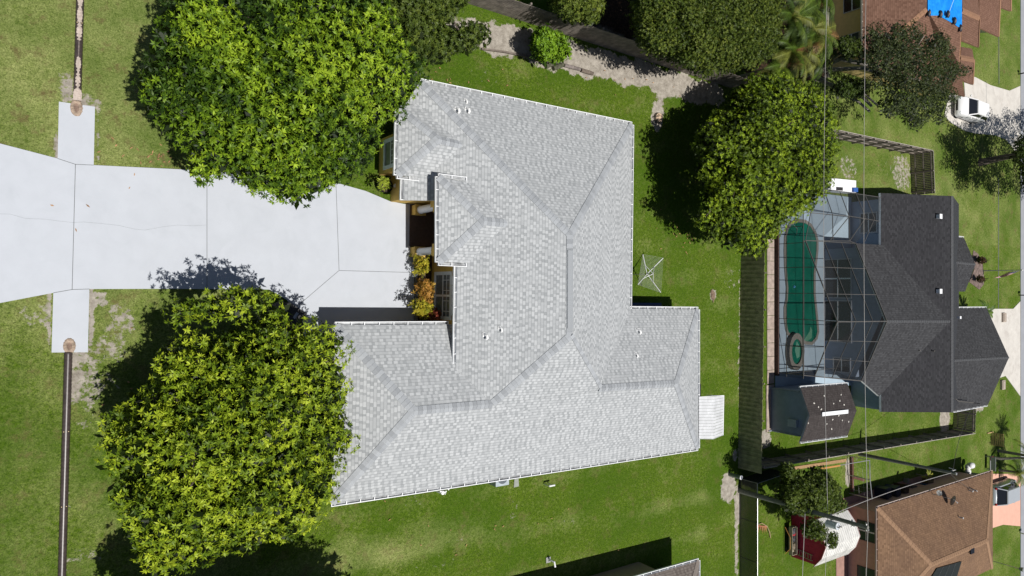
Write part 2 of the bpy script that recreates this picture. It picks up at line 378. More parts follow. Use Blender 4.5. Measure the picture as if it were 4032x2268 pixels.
def roof(root, planes, mat, fascia=None, thick=.14):
    mb = MB(); fb = MB()
    for pts, e in planes:
        mb.pface(pts, e)
        fb.face([(p[0], p[1], p[2] - thick) for p in pts])
        for i in range(len(pts)):
            p, q = pts[i], pts[(i + 1) % len(pts)]; fb.face([(p[0], p[1], p[2] - thick), (q[0], q[1], q[2] - thick), (q[0], q[1], q[2] - .004), (p[0], p[1], p[2] - .004)])
    r = mb.build('roof', mat, root); fb.build('fascia', fascia or M_WHITE, r); return r

# ------------------------------------------------------------------ main house
eu = np.array(HW(1, 0, 0)); ev = np.array(HW(0, 1, 0))
H = thing('house', 'large single-storey house with hipped light grey shingle roof, white gutters and ochre walls', 'house', HW(20, 0, 0))
cA = P(1655, 320, 2.3); cB = P(2490, 490, 2.3); cC = P(2481, 1216, 2.3); cD = P(2750, 1218, 2.3); cE = P(2750, 1765, 2.3); cF = P(1305, 1983, 2.3)
R1 = P(2247, 925, 5.2); R2 = P(2245, 1325, 5.2)
PW = plane(cA, R1, R2)
S_ = plane(cF, cE, R2)
Gre = GreW = PP(1940, 1590, PW); Grw = P(1630, 1619, Gre[2])
PE = plane(cB, cC, R1)
EWr = PP(2360, 1530, S_); EEr = PP(2665, 1510, S_)
gN1 = P(1790, 1277, 2.3); GN = plane(gN1, (gN1[0] - 6 * eu[0], gN1[1] - 6 * eu[1], 2.3), Grw)
vG = PP(1795, 1455, GN); cG = (cF[0] + (gN1[0] - cF[0]) * 0, 0, 0)
cGn = tuple(np.array(cF) + ev * (float(np.array(gN1) @ ev) - float(np.array(cF) @ ev)))
wl = PP(1795, 1455, PW); wu = PP(1800, 1035, PW)
nwS = P(1563, 690, 2.3); nwN = tuple(np.array(nwS) + ev * 3.0)
nwE = PP(1820, 570, PW); nwA = P(1725, 548, nwE[2]); nwv = PP(1690, 694, PW)
nwNv = tuple(np.array(PP(1640, 408, PW))); 
enE = PP(1998, 880, PW); enN = P(1727, 695, 3.3); enS = P(1727, 1033, 3.3); enA = P(1905, 870, enE[2]); enVN = PP(1850, 722, PW); enVS = PP(1842, 1034, PW)
poN = PP(1590, 700, PW); poS = PP(1588, 788, PW); poE = PP(1746, 790, PW)
Wpoly = [cA, R1, R2, GreW, PP(1932, 1583, PW), wl, wu, PP(1746, 1031, PW), poE, poS, poN, PP(1640, 640, PW), PP(1600, 405, PW)]
planes = [(Wpoly, ev), ([cA, cB, R1], eu), ([cB, cC, EWr, R2, R1], ev), ([cC, cD, EEr, EWr], eu), ([cD, cE, EEr], ev),
          ([cE, EEr, EWr, R2, Gre], eu), ([cF, Grw, cGn], ev), ([cGn, Grw, Gre, PP(1932, 1583, PW), vG, gN1], eu),
          ([nwN, nwS, nwA], ev), ([nwS, nwv, nwE, nwA], eu), ([nwN, nwA, nwE, nwNv], eu),
          ([enN, enS, enA], ev), ([enS, enVS, enE, enA], eu), ([enN, enA, enE, enVN], eu), ([cF, cE, Gre, Grw], eu)]
rf = roof(H, planes, M_SH)
mb = MB()
pc = [cen(p) for p, e in planes]
for a, b, i, j in ((cA, R1, 0, 1), (cB, R1, 1, 2), (R1, R2, 0, 2), (Gre, R2, 0, 5), (EWr, R2, 2, 5), (EWr, EEr, 3, 5), (cD, EEr, 3, 4), (cE, EEr, 4, 5), (Grw, Gre, 7, 14), (cF, Grw, 6, 14), (cGn, Grw, 6, 7), (nwS, nwA, 8, 9), (nwN, nwA, 8, 10), (nwA, nwE, 9, 10), (enS, enA, 11, 12), (enN, enA, 11, 13), (enA, enE, 12, 13)):
    mb = MB(); cap_strip(mb, a, b, pc[i], pc[j]); mb.build('ridge_cap', M_CAP, rf)
mb = MB(); rv0 = np.array(R1) * .85 + np.array(R2) * .15; rv1 = np.array(R1) * .08 + np.array(R2) * .92
for s_, sgn in ((pc[0], 1), (pc[2], -1)):
    d = rv1 - rv0; d /= np.linalg.norm(d); t = np.array(s_) - rv0; t -= d * (t @ d); t /= np.linalg.norm(t)
    up = np.array([0, 0, 1.]); h1, h2 = .055, .095
    a0, a1, b0, b1 = rv0 + up * h2, rv1 + up * h2, rv0 + t * .17 + up * h1 * 1.3, rv1 + t * .17 + up * h1 * 1.3
    mb.face([a0, a1, b1, b0] if sgn < 0 else [a0, b0, b1, a1], [(i, .5) for i in (3, 3, 3, 3)])
    mb.face([b0, b1, b1 - up * .06, b0 - up * .06])
mb.build('ridge_vent', M_CAP, rf)
for a, b, o in ((cA, cB, ev), (cB, cC, eu), (cC, cD, ev), (cD, cE, eu), (cF, cE, -ev), (cGn, tuple(np.array(gN1) - .3 * eu), ev), (nwN, nwS, -eu), (nwS, tuple(np.array(nwS) + eu * 1.25), -ev), (enN, enS, -eu), (enN, tuple(np.array(enN) + eu * 1.45 ), ev), (enS, tuple(np.array(enS) + eu * 1.45), -ev), (wu, wl, -eu), (poN, poS, -eu)):
    gutter(H, a, b, o)
# valley flashing crease and vent pipes
M_VENT = flat('vent_white', (.82, .82, .82), .5, .03)
def vent(px, py, pl, parent, big=1.0):
    big *= .8
    p = PP(px, py, pl); mb = MB(); s = .055 * big
    mb.tube([(p[0], p[1], p[2] - .05), (p[0], p[1], p[2] + .16 * big), (p[0] + .03, p[1] - .04, p[2] + .24 * big), (p[0] + .05, p[1] - .14, p[2] + .24 * big), (p[0] + .05, p[1] - .18, p[2] + .16 * big)], [s, s, s * 1.1, s * 1.2, s * 1.2], 10)
    mb.box((p[0] + .02, p[1], p[2] + .02), (.2 * big, .2 * big, .012)); mb.build('vent_pipe', M_VENT, parent, True)
PNn = plane(cA, cB, R1); PEN = plane(cC, cD, EEr)
for a in ((1835, 430, PNn, 1.2), (1795, 430, PNn, 1.2), (1830, 393, PNn, .7), (1905, 1318, PW, 1.2), (1965, 1290, PW, .9), (2510, 1300, PEN, 1.1), (2500, 1393, PEN, .9)): vent(a[0], a[1], a[2], rf, a[3])
M_SOIL = flat('dark_leaves', (.05, .035, .025), .9)
# walls
fp = [(13.15, 7.2), (13.15, 5.55), (13.75, 5.55), (13.75, 4.35), (16.1, 4.35), (17.2, 4.35), (17.2, 2.3), (16.0, 2.3), (16.0, -1.8), (10.5, -1.8), (10.5, -8.1), (31.6, -8.1), (31.6, -1.15), (26.2, -1.15), (26.2, 8.85), (14.5, 8.85), (14.5, 7.2)]
mb = MB(); mb.prism([HW(u, v)[:2] for u, v in fp], 0, 1.98); mb.prism([HW(u, v)[:2] for u, v in ((16.0, -1.75), (16.3, -1.75), (16.3, 2.25), (16.0, 2.25))], 1.98, 2.86)
mb.prism([HW(u, v)[:2] for u, v in ((17.2, 2.3), (17.4, 2.3), (17.4, 4.35), (17.2, 4.35))], 2.16, 3.3)
mb.prism([HW(u, v)[:2] for u, v in ((14.9, 4.0), (17.2, 4.0), (17.2, 4.33), (14.9, 4.33))], 1.9, 2.4)
mb.prism([HW(u, v)[:2] for u, v in ((14.85, 1.8), (17.2, 1.8), (17.2, 2.12), (14.85, 2.12))], 2.16, 3.0)
walls = mb.build('wall', M_OCHRE, H)
def framed(u, v0, v1, z0, z1, glass=M_GLASS, trim=M_TRIM, tw=.16, mull=1, bars=0, root=H, wmat=None, f=HW, face=-1):
    """window in a wall whose plane is u = const, facing -u"""
    mb = MB(); t = .05 * face
    def bx(va, vb, za, zb, d0=0.003, d1=.05):
        q = [f(u + d0 * face, va), f(u + d1 * face, va), f(u + d1 * face, vb), f(u + d0 * face, vb)]; mb.hexa([(a[0], a[1], za) for a in q], [(a[0], a[1], zb) for a in q])
    bx(v0 - tw, v1 + tw, z0 - tw, z0); bx(v0 - tw, v1 + tw, z1, z1 + tw); bx(v0 - tw, v0, z0, z1); bx(v1, v1 + tw, z0, z1)
    o = mb.build('window', trim, root)
    mb = MB(); bx(v0, v1, z0, z1, .003, .015); mb.build('pane', glass, o)
    mb = MB()
    for i in range(1, mull + 1):
        vm = v0 + (v1 - v0) * i / (mull + 1); bx(vm - .05, vm + .05, z0, z1, .017, .04)
    bx(v0, v1, (z0 + z1) / 2 - .03, (z0 + z1) / 2 + .03, .017, .04)
    for i in range(bars):
        vm = v0 + (v1 - v0) * (i + .5) / bars; bx(vm - .012, vm + .012, (z0 + z1) / 2, z1, .017, .03)
    if bars: bx(v0, v1, (z0 * .25 + z1 * .75) - .012, (z0 * .25 + z1 * .75) + .012, .017, .03)
    mb.build('glazing_bar', M_WHITE, o); return o
framed(13.15, 5.85, 6.9, .75, 2.0, M_BLIND, mull=0, bars=4)
wn = framed(16.0, -1.0, .95, .55, 1.95, M_PALE, mull=1, bars=4)
mb = MB()
for k, (va, vb) in enumerate(((-.95, -.45), (-.45, .0), (0, .45), (.45, .92))):
    q = []
    for i in range(9):
        a = pi * i / 8; q.append((va + (vb - va) * (.5 - .5 * cos(a)), 2.12 + .28 * sin(a) * (1.0 if k in (1, 2) else .8)))
    fr = [(*HW(15.94, v)[:2], z) for v, z in q]; bk = [(*HW(15.999, v)[:2], z) for v, z in q]; mb.hexa(bk, fr)
mb.build('scallop_pediment', M_TRIM, wn)
# portico
M_TILE = flat('dark_brown_tile', (.075, .05, .04), .6, .25, 8)
mb = MB(); mb.prism([HW(u, v)[:2] for u, v in ((14.75, 4.3), (17.19, 4.3), (17.19, 2.32), (14.75, 2.32))], 0, .12); mb.build('porch_floor', M_TILE, H)
for v in (2.03, 4.03):
    mb = MB(); c = HW(15.08, v); mb.box((c[0], c[1], .26), (.52, .46, .5), HA); mb.box((c[0], c[1], .53), (.56, .5, .06), HA); ped = mb.build('pedestal', M_OCHRE, H)
    mb = MB(); mb.tube([(c[0], c[1], .56), (c[0], c[1], .64), (c[0], c[1], 1.4), (c[0], c[1], 2.32)], [.20, .185, .18, .16], 20); co = mb.build('column', M_WHITE, H, True)
    if v < 3:
        fc = bpy.data.curves.new('digits', 'FONT'); fc.body = '458'; fc.size = .26; fc.extrude = .004; fc.align_x = 'CENTER'
        fo = bpy.data.objects.new('tmp', fc); COL.objects.link(fo); bpy.context.view_layer.update()
        me_ = bpy.data.meshes.new_from_object(fo.evaluated_get(bpy.context.evaluated_depsgraph_get())); bpy.data.objects.remove(fo)
        M_ = Matrix.Translation((c[0] - .168, c[1], 2.03)) @ Matrix(((0, 0, -1, 0), (-1, 0, 0, 0), (0, 1, 0, 0), (0, 0, 0, 1)))
        M_ = Matrix.Translation(Vector(ORG[H.name]) * -1) @ M_
        me_.transform(M_); me_.materials.append(flat('dark_digits', (.03, .04, .06), .5)); no = bpy.data.objects.new('house_number', me_); COL.objects.link(no); no.parent = H
    mb = MB(); mb.box((c[0] + .02, c[1], 2.65), (.56, .56, .7), HA); mb.build('column_block', M_OCHRE, H)
# garage door on the west gable end of the garage wing (mostly under the tree)
mb = MB(); a = HW(10.47, -7.2); 
q = [HW(10.46, -7.3), HW(10.497, -7.3), HW(10.497, -2.7), HW(10.46, -2.7)]; mb.hexa([(p[0], p[1], .02) for p in q], [(p[0], p[1], 2.15) for p in q]); mb.build('garage_door', M_WHITE, H)
# white canopy at the east wing
CN = thing('awning', 'white ribbed metal awning on the east wall of the light grey roofed house', 'awning', P(2830, 1650, 0))
M_ALU = flat('white_metal', (.62, .63, .65), .4, .12, 4, scale2=2)
mb = MB(); n_ = 14
a0 = np.array(P(2752, 1563, 2.35)); b0 = np.array(P(2752, 1728, 2.35)); a1 = np.array(P(2812, 1562, 2.15)); b1 = np.array(P(2808, 1729, 2.15)); a2 = np.array(P(2849, 1557, 1.85)); b2 = np.array(P(2846, 1713, 1.85))
for (p0, q0, p1, q1) in ((a0, b0, a1, b1), (a1, b1, a2, b2)):
    for i in range(n_):
        t0, t1, tm = i / n_, (i + .88) / n_, (i + .94) / n_
        for (ta, tb, dz) in ((t0, t1, 0), (t1, (i + 1) / n_, .025)):
            A_, B_ = p0 + (q0 - p0) * ta, p0 + (q0 - p0) * tb; C_, D_ = p1 + (q1 - p1) * tb, p1 + (q1 - p1) * ta; up = np.array([0, 0, dz]); mb.face([A_ + up, D_ + up, C_ + up, B_ + up])
mb.build('ribbed_sheet', M_ALU, CN)
mb = MB(); mb.beam(a2, b2, .05, .06)
for p in (a2, b2): mb.beam(p, (p[0] - .8, p[1], 1.2), .03, .03)
mb.beam(a0, a2, .03, .05); mb.beam(b0, b2, .03, .05); mb.build('frame', M_WHITE, CN)

# ------------------------------------------------------------------ vegetation
def crown(name, parent, poly, zm, A, B, D, K, cr, nr, nl, ll, lw, palette, mat=None, mind=None, below=.45, elev=(5, 50), sig=None, young=None, bumpy=.5, core=32):
    """leafy crown: clumps over a dome (outline given where it stands), every leaf its own face"""
    poly = [tuple(map(float, p)) for p in poly]; px = np.array([p[0] for p in poly]); py = np.array([p[1] for p in poly])
    c = []; mind = mind if mind is not None else 0
    tries = 0; pc_ = cr * 70
    while len(c) < K and tries < 60:
        tries += 1
        x = rng.uniform(px.min(), px.max(), K * 3); y = rng.uniform(py.min(), py.max(), K * 3)
        ok = inpoly(x, y, poly); x, y = x[ok], y[ok]; d = edist(x, y, poly); ok = d > pc_ * rng.uniform(.5, 1.35, len(d)); x, y, d = x[ok], y[ok], d[ok]
        for a, b, e in zip(x, y, d):
            if len(c) >= K: break
            if all((a - q[0]) ** 2 + (b - q[1]) ** 2 > mind ** 2 for q in c) : c.append((a, b, e))
        mind *= .93
    c = np.array(c); h = np.sqrt(1 - (1 - np.minimum(c[:, 2] / D, 1)) ** 2)
    z = zm + A * h * (1 + .0 * h) + bumpy * wob(c[:, 0] / 100, c[:, 1] / 100, 2.6, 5) + rng.normal(0, .34, len(c))
    cen_ = Pn(c[:, 0], c[:, 1], z)
    m = rng.random(len(c)) < below                              # a second storey of clumps deeper in the crown
    low = cen_[m].copy(); rdir = low - np.array([0, 0, CH]); rdir /= np.linalg.norm(rdir, axis=1)[:, None]; rdir = rdir * .75 + np.array([0, 0, -.25])
    low += rdir * (rng.uniform(.35, 1, m.sum()) * (A + B) * h[m] * .55 + .25)[:, None]
    allc = np.concatenate([cen_, low]); rad = cr * rng.uniform(.75, 1.2, len(allc))
    nn = len(allc) * nr
    ci = np.repeat(np.arange(len(allc)), nr)
    fi = np.tile(np.arange(nr), len(allc)); fz = 1 - (fi + .5) / nr * 1.35; fa = fi * 2.399 + np.repeat(rng.uniform(0, 6.28, len(allc)), nr)
    dr = np.stack([np.sqrt(np.maximum(0, 1 - fz ** 2)) * np.cos(fa), np.sqrt(np.maximum(0, 1 - fz ** 2)) * np.sin(fa), fz], 1) + rng.normal(0, .13, (nn, 3)); dr /= np.linalg.norm(dr, axis=1)[:, None]
    R = allc[ci] + dr * rad[ci][:, None] * rng.uniform(.85, 1.12, nn)[:, None]
    if sig is not None: R[:, :] += rng.normal(0, sig, (nn, 3))
    ax = dr + np.array([0, 0, .55]) + rng.normal(0, .22, (nn, 3)); ax /= np.linalg.norm(ax, axis=1)[:, None]
    t = np.cross(ax, rng.normal(0, 1, (nn, 3))); t /= np.linalg.norm(t, axis=1)[:, None]; bt = np.cross(ax, t)
    L = nn * nl; ri = np.repeat(np.arange(nn), nl)
    phi = np.tile(np.arange(nl) * 2.399, nn) + rng.normal(0, .25, L); el = np.radians(rng.uniform(elev[0], elev[1], L))
    rd = t[ri] * np.cos(phi)[:, None] + bt[ri] * np.sin(phi)[:, None]
    ld = rd * np.cos(el)[:, None] + ax[ri] * np.sin(el)[:, None]
    sd = np.cross(ld, ax[ri]); sd /= np.linalg.norm(sd, axis=1)[:, None] + 1e-9
    nv = np.cross(sd, ld)
    ln = ll * rng.uniform(.7, 1.15, L); wd = lw * rng.uniform(.8, 1.2, L)
    b = R[ri] + ld * ln[:, None] * .06; mdp = b + ld * (ln * .5)[:, None]
    tip = b + ld * ln[:, None] - nv * (ln * rng.uniform(.05, .3, L))[:, None]
    fold = nv * (wd * .25)[:, None]
    V = np.stack([b, mdp + sd * wd[:, None] / 2 + fold, tip, mdp - sd * wd[:, None] / 2 + fold], 1).reshape(-1, 3)
    # leaves inside the crown, coloured near black to paint the shade in its gaps
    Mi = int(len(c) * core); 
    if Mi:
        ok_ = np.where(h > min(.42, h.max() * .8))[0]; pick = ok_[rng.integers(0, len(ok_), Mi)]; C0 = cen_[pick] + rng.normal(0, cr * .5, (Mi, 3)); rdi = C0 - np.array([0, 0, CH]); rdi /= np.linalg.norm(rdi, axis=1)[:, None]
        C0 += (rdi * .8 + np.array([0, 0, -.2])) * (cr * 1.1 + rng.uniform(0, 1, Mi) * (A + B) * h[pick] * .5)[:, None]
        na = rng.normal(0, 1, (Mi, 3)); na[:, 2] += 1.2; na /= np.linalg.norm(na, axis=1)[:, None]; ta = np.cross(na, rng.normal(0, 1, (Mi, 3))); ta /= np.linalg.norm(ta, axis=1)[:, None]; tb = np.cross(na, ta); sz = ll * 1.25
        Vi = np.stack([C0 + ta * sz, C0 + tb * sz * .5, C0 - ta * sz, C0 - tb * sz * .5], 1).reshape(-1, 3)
    # colour: one shade per clump and tuft, small differences per leaf
    pal = np.array(palette); k1 = rng.random(len(allc)); 
    yv = np.zeros(len(allc))
    if young is not None: yv = young(allc)
    tuft = np.clip(k1[ci] * .45 + rng.random(nn) * .55 + yv[ci], 0, .999)
    lv = np.clip(tuft[ri] + rng.normal(0, .1, L), 0, .999) * (len(pal) - 1); i0 = lv.astype(int); f = (lv - i0)[:, None]
    col = pal[i0] * (1 - f) + pal[np.minimum(i0 + 1, len(pal) - 1)] * f
    col *= rng.uniform(.8, 1.2, L)[:, None]
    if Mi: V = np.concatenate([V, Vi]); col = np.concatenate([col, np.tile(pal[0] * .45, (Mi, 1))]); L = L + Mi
    o = ORG[parent.name]; V = V - np.array(o)
    me = bpy.data.meshes.new(name); me.vertices.add(len(V)); me.vertices.foreach_set('co', V.astype(np.float32).ravel())
    me.loops.add(len(V)); me.loops.foreach_set('vertex_index', np.arange(len(V), dtype=np.int32)); me.polygons.add(L)
    me.polygons.foreach_set('loop_start', (np.arange(L) * 4).astype(np.int32)); me.update(calc_edges=True)
    ca = me.color_attributes.new('Col', 'FLOAT_COLOR', 'POINT'); cc = np.ones((len(V), 4), np.float32); cc[:, :3] = np.repeat(col, 4, 0); ca.data.foreach_set('color', cc.ravel())
    me.materials.append(mat or M_LEAF); ob = bpy.data.objects.new(name, me); COL.objects.link(ob); ob.parent = parent; ORG[ob.name] = o
    return allc
def trunk(parent, base, top, r, ends, mat=M_BARK, name='trunk', rr=.35, spread=.5):
    b, t = Vector(base), Vector(top); mb = MB(); mid = b.lerp(t, .5) + Vector((random.uniform(-.15, .15), random.uniform(-.15, .15), 0))
    mb.tube([b + Vector((0, 0, -.1)), b.lerp(mid, .25), mid, t], [r * 1.35, r * 1.05, r * .9, r * .75], 12); mb.build(name, mat, parent, True)
    mb = MB()
    for e in ends:
        e = Vector(e); s_ = b.lerp(t, random.uniform(.72, 1)); q1 = s_.lerp(e, .4) + Vector((random.uniform(-.3, .3), random.uniform(-.3, .3), .35)); q2 = s_.lerp(e, .75) + Vector((random.uniform(-.3, .3), random.uniform(-.3, .3), .2))
        k = r * random.uniform(.35, .6); mb.tube([s_, q1, q2, e], [k, k * .7, k * .42, k * .15], 7)
        for _ in range(3):
            e2 = q2 + (e - s_) * random.uniform(.0, .2) + Vector((random.uniform(-.35, .35), random.uniform(-.35, .35), random.uniform(-.3, .2))); mb.tube([q1.lerp(q2, random.uniform(.3, 1)), q2.lerp(e2, .5), e2], [k * .4, k * .28, k * .08], 5)
    mb.build('branches', mat, parent, True)
def ov(*p): return [(a * 1.5652, b * 1.5652) for a, b in p]
MANGO = [(.014, .034, .004), (.038, .080, .006), (.10, .175, .009), (.18, .285, .014), (.31, .43, .026)]
MANGO_R = [(.014, .028, .005), (.036, .062, .007), (.09, .14, .010), (.165, .25, .013), (.28, .375, .020)]
MANGO_Y = [(.018, .036, .004), (.045, .085, .006), (.115, .18, .009), (.225, .31, .014), (.37, .45, .028)]
DARK = [(.018, .032, .006), (.032, .055, .010), (.055, .09, .014), (.08, .125, .02)]
OLIVE = [(.028, .045, .008), (.05, .078, .012), (.08, .115, .016), (.12, .155, .022), (.17, .20, .03)]
def tree(name, label, cat, base, top, r, poly, zm, A, B, D, K, cr, nr, nl, ll, lw, pal, group=None, nb=14, bark=M_BARK, **kw):
    t = thing(name, label, cat, base, group)
    c = crown('crown', t, poly, zm, A, B, D, K, cr, nr, nl, ll, lw, pal, **kw)
    idx = rng.choice(len(c), min(nb, len(c)), replace=False); trunk(t, base, top, r, [tuple(c[i]) for i in idx], bark); return t
# the mango by the garage (lower left)
T3 = ov((560, 724), (600, 731), (650, 728), (700, 748), (728, 800), (745, 808), (780, 808), (820, 816), (850, 838), (875, 868), (872, 930), (893, 985), (868, 1030), (898, 1115), (862, 1150), (868, 1180), (842, 1205), (843, 1262), (795, 1318), (742, 1360), (680, 1360), (624, 1398), (562, 1386), (530, 1408), (475, 1420), (455, 1445), (372, 1440), (338, 1398), (322, 1320), (292, 1262), (292, 1230), (318, 1210), (262, 1155), (252, 1110), (278, 1080), (252, 1055), (320, 1012), (385, 975), (386, 930), (398, 898), (425, 862), (470, 850), (580, 840), (640, 830), (640, 800), (590, 800), (500, 818), (430, 820), (405, 800), (415, 775), (460, 758), (510, 738))
t3b = P(830, 1560, 0)
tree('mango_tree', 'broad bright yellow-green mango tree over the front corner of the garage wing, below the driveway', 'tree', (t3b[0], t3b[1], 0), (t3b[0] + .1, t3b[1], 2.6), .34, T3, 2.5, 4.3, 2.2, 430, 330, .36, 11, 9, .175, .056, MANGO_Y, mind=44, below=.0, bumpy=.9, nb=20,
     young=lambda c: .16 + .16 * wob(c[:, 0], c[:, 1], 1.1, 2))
# the mango over the house front (upper left)
T1 = ov((430, -40), (428, 0), (402, 60), (394, 120), (352, 230), (384, 294), (447, 346), (474, 385), (474, 416), (492, 450), (522, 474), (548, 436), (590, 446), (650, 480), (705, 500), (755, 508), (795, 488), (855, 458), (905, 438), (950, 375), (956, 315), (1018, 303), (1032, 250), (1068, 200), (1066, 150), (1005, 65), (962, -40))
def yg(c):
    v = -.66 + np.zeros(len(c))
    for (px_, py_, r_, a_) in ((720, 560, 200, .42), (900, 330, 150, .5), (1020, 640, 300, .45), (1250, 280, 260, .55), (1400, 350, 250, .5), (1480, 130, 160, .55), (820, 150, 110, .55), (840, 250, 60, .5), (1580, 330, 130, .5), (1200, 560, 300, .35), (1330, 60, 100, .4), (1500, 480, 150, .35), (760, 700, 80, .1)):
        q = np.array(P(px_, py_, 6)); d = np.hypot(c[:, 0] - q[0], c[:, 1] - q[1]) / (r_ / 95); v = np.maximum(v, -.66 + a_ * 1.75 * np.clip(1.35 - d, 0, 1))
    return v + .10 * wob(c[:, 0], c[:, 1], 1.3, 4)
t1b = P(900, 300, 0)
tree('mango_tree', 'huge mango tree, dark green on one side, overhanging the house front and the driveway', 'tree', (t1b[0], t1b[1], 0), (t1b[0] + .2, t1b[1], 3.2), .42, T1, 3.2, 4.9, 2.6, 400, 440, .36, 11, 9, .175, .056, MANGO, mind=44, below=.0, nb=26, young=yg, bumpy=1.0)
T2 = ov((930, -60), (1200, -60), (1158, 20), (1115, 55), (1135, 75), (1235, 55), (1232, 95), (1215, 118), (1160, 118), (1108, 145), (1085, 150), (1050, 160), (1000, 120), (940, 60))
t2b = P(1640, 40, 0)
tree('dark_leafed_tree', 'low dark green tree reaching over the sand strip at the end of the wooden fence', 'tree', (t2b[0], t2b[1], 0), (t2b[0], t2b[1], 1.6), .16, T2, 1.6, 2.2, 1.2, 150, 230, .38, 14, 8, .15, .055, OLIVE[:4], mind=24, nb=10)
# the mango behind the house (right)
T4 = ov((1890, 184), (1962, 180), (2045, 200), (2088, 250), (2113, 330), (2116, 400), (2095, 482), (2042, 538), (1988, 566), (1952, 606), (1922, 646), (1888, 655), (1828, 620), (1788, 604), (1766, 584), (1750, 545), (1778, 505), (1748, 432), (1762, 402), (1738, 372), (1752, 330), (1792, 286), (1842, 265), (1842, 225))
t4b = P(2800, 640, 0)
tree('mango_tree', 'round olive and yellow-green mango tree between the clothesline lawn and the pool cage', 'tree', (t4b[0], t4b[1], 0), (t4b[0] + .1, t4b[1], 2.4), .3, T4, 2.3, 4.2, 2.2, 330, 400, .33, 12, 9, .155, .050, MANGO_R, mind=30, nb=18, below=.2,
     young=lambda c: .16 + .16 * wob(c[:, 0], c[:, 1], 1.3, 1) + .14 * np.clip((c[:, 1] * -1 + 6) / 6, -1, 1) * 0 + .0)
T5 = ov((1575, -60), (1590, 0), (1598, 60), (1612, 112), (1650, 135), (1700, 152), (1755, 192), (1828, 180), (1900, 170), (1945, 140), (1968, 80), (1975, -60))
t5b = P(2640, 100, 0)
tree('broadleaf_tree', 'dense olive green small-leaved tree leaning over the wooden fence beside the palms', 'tree', (t5b[0], t5b[1], 0), (t5b[0], t5b[1], 2.4), .26, T5, 3.2, 3.4, 2.0, 190, 420, .4, 26, 7, .10, .05, OLIVE, mind=26, nb=14, elev=(0, 60))
T6 = [(2170, -60), (2185, 20), (2215, 60), (2270, 75), (2340, 95), (2365, 60), (2372, 0), (2372, -60)]
b = P(2250, -10, 0)
tree('citrus_tree', 'small bright green tree in the dark yard behind the wooden fence, top edge', 'tree', b, (b[0], b[1], 1.5), .1, T6, 2.0, 1.5, 1, 60, 60, .4, 24, 7, .15, .055, OLIVE[1:], mind=22, nb=8)
T7 = [(2100, 175), (2120, 120), (2150, 112), (2180, 128), (2200, 118), (2215, 150), (2240, 180), (2235, 215), (2205, 238), (2170, 225), (2130, 238), (2105, 215)]
b = P(2150, 185, 0)
tree('young_tree', 'small bright green bush on the pale sand strip in front of the fence', 'bush', b, (b[0], b[1], .9), .06, T7, 1.2, .7, .6, 60, 44, .3, 22, 7, .16, .06, [(.06, .13, .01), (.11, .21, .012), (.17, .30, .015), (.22, .36, .02)], mind=20, nb=8, below=.2)
# live oak with bare limbs at the right
T9s = [ov((2168, 78), (2200, 58), (2235, 80), (2255, 42), (2320, 55), (2330, 98), (2352, 66), (2395, 90), (2415, 125), (2398, 148), (2445, 168), (2464, 198), (2412, 203), (2395, 215), (2428, 246), (2392, 264), (2380, 326), (2340, 298), (2322, 328), (2288, 336), (2262, 288), (2230, 306), (2200, 262), (2228, 235), (2160, 218), (2192, 176), (2140, 150), (2185, 120)), ov((2105, 112), (2118, 92), (2150, 98), (2170, 118), (2160, 140), (2128, 146)), ov((2090, 215), (2130, 195), (2180, 205), (2190, 240), (2150, 250), (2110, 240))]
ob_ = P(3170, 290, 0); OAK = thing('oak_tree', 'sparse dark oak with pale bare limbs over the brown roof with the tarp', 'tree', ob_)
allc = [crown('crown', OAK, T9s[0], 5.2, 2.8, 1.5, 170, 215, .34, 20, 6, .12, .045, [(.020, .030, .014), (.036, .052, .020), (.060, .080, .028), (.095, .115, .038)], M_LEAFD, mind=22, below=.2, elev=(-10, 70), core=14),
        crown('crown', OAK, T9s[1], 5.0, .5, .6, 40, 26, .35, 26, 6, .12, .045, OLIVE[:4], M_LEAFD, mind=14, below=.2), crown('crown', OAK, T9s[2], 4.0, .6, .6, 40, 26, .4, 22, 6, .12, .045, DARK, M_LEAFD, mind=16, below=.2)]
mb = MB()
def limb(pts, r0, r1):
    q = [P(a, b_, c_) for a, b_, c_ in pts]; n_ = len(q); mb.tube(q, [r0 + (r1 - r0) * i / (n_ - 1) for i in range(n_)], 8)
limb([(3170, 290, 0), (3180, 287, .8), (3200, 282, 1.5)], .30, .24)
limb([(3200, 282, 1.5), (3240, 265, 2.2), (3310, 231, 3.6), (3390, 250, 4.6), (3460, 262, 5.4), (3560, 270, 6.4), (3640, 240, 7.2)], .2, .07)
limb([(3200, 282, 1.5), (3300, 272, 3), (3400, 268, 4.4), (3470, 290, 5.2), (3560, 300, 6.2), (3660, 330, 7.0)], .17, .06)
limb([(3190, 290, 1.0), (3260, 330, 2.0), (3330, 352, 3.2), (3400, 385, 4.1), (3432, 418, 4.6)], .17, .09)
limb([(3260, 330, 2.0), (3330, 372, 3.1), (3380, 400, 3.8), (3425, 440, 4.2)], .12, .08)
limb([(3330, 352, 3.2), (3400, 366, 4.2), (3456, 416, 4.9)], .09, .06)
limb([(3240, 265, 2.2), (3300, 215, 3.6), (3340, 190, 4.2), (3370, 160, 4.8)], .08, .03)
limb([(3460, 262, 5.4), (3540, 230, 6.3), (3600, 200, 7), (3640, 140, 7.4)], .07, .02)
limb([(3460, 262, 5.4), (3520, 180, 6.3), (3540, 130, 6.9)], .05, .02)
limb([(3560, 300, 6.2), (3600, 380, 6.9), (3640, 430, 7.1)], .06, .02)
mb.build('limbs', M_BARKL, OAK, True)
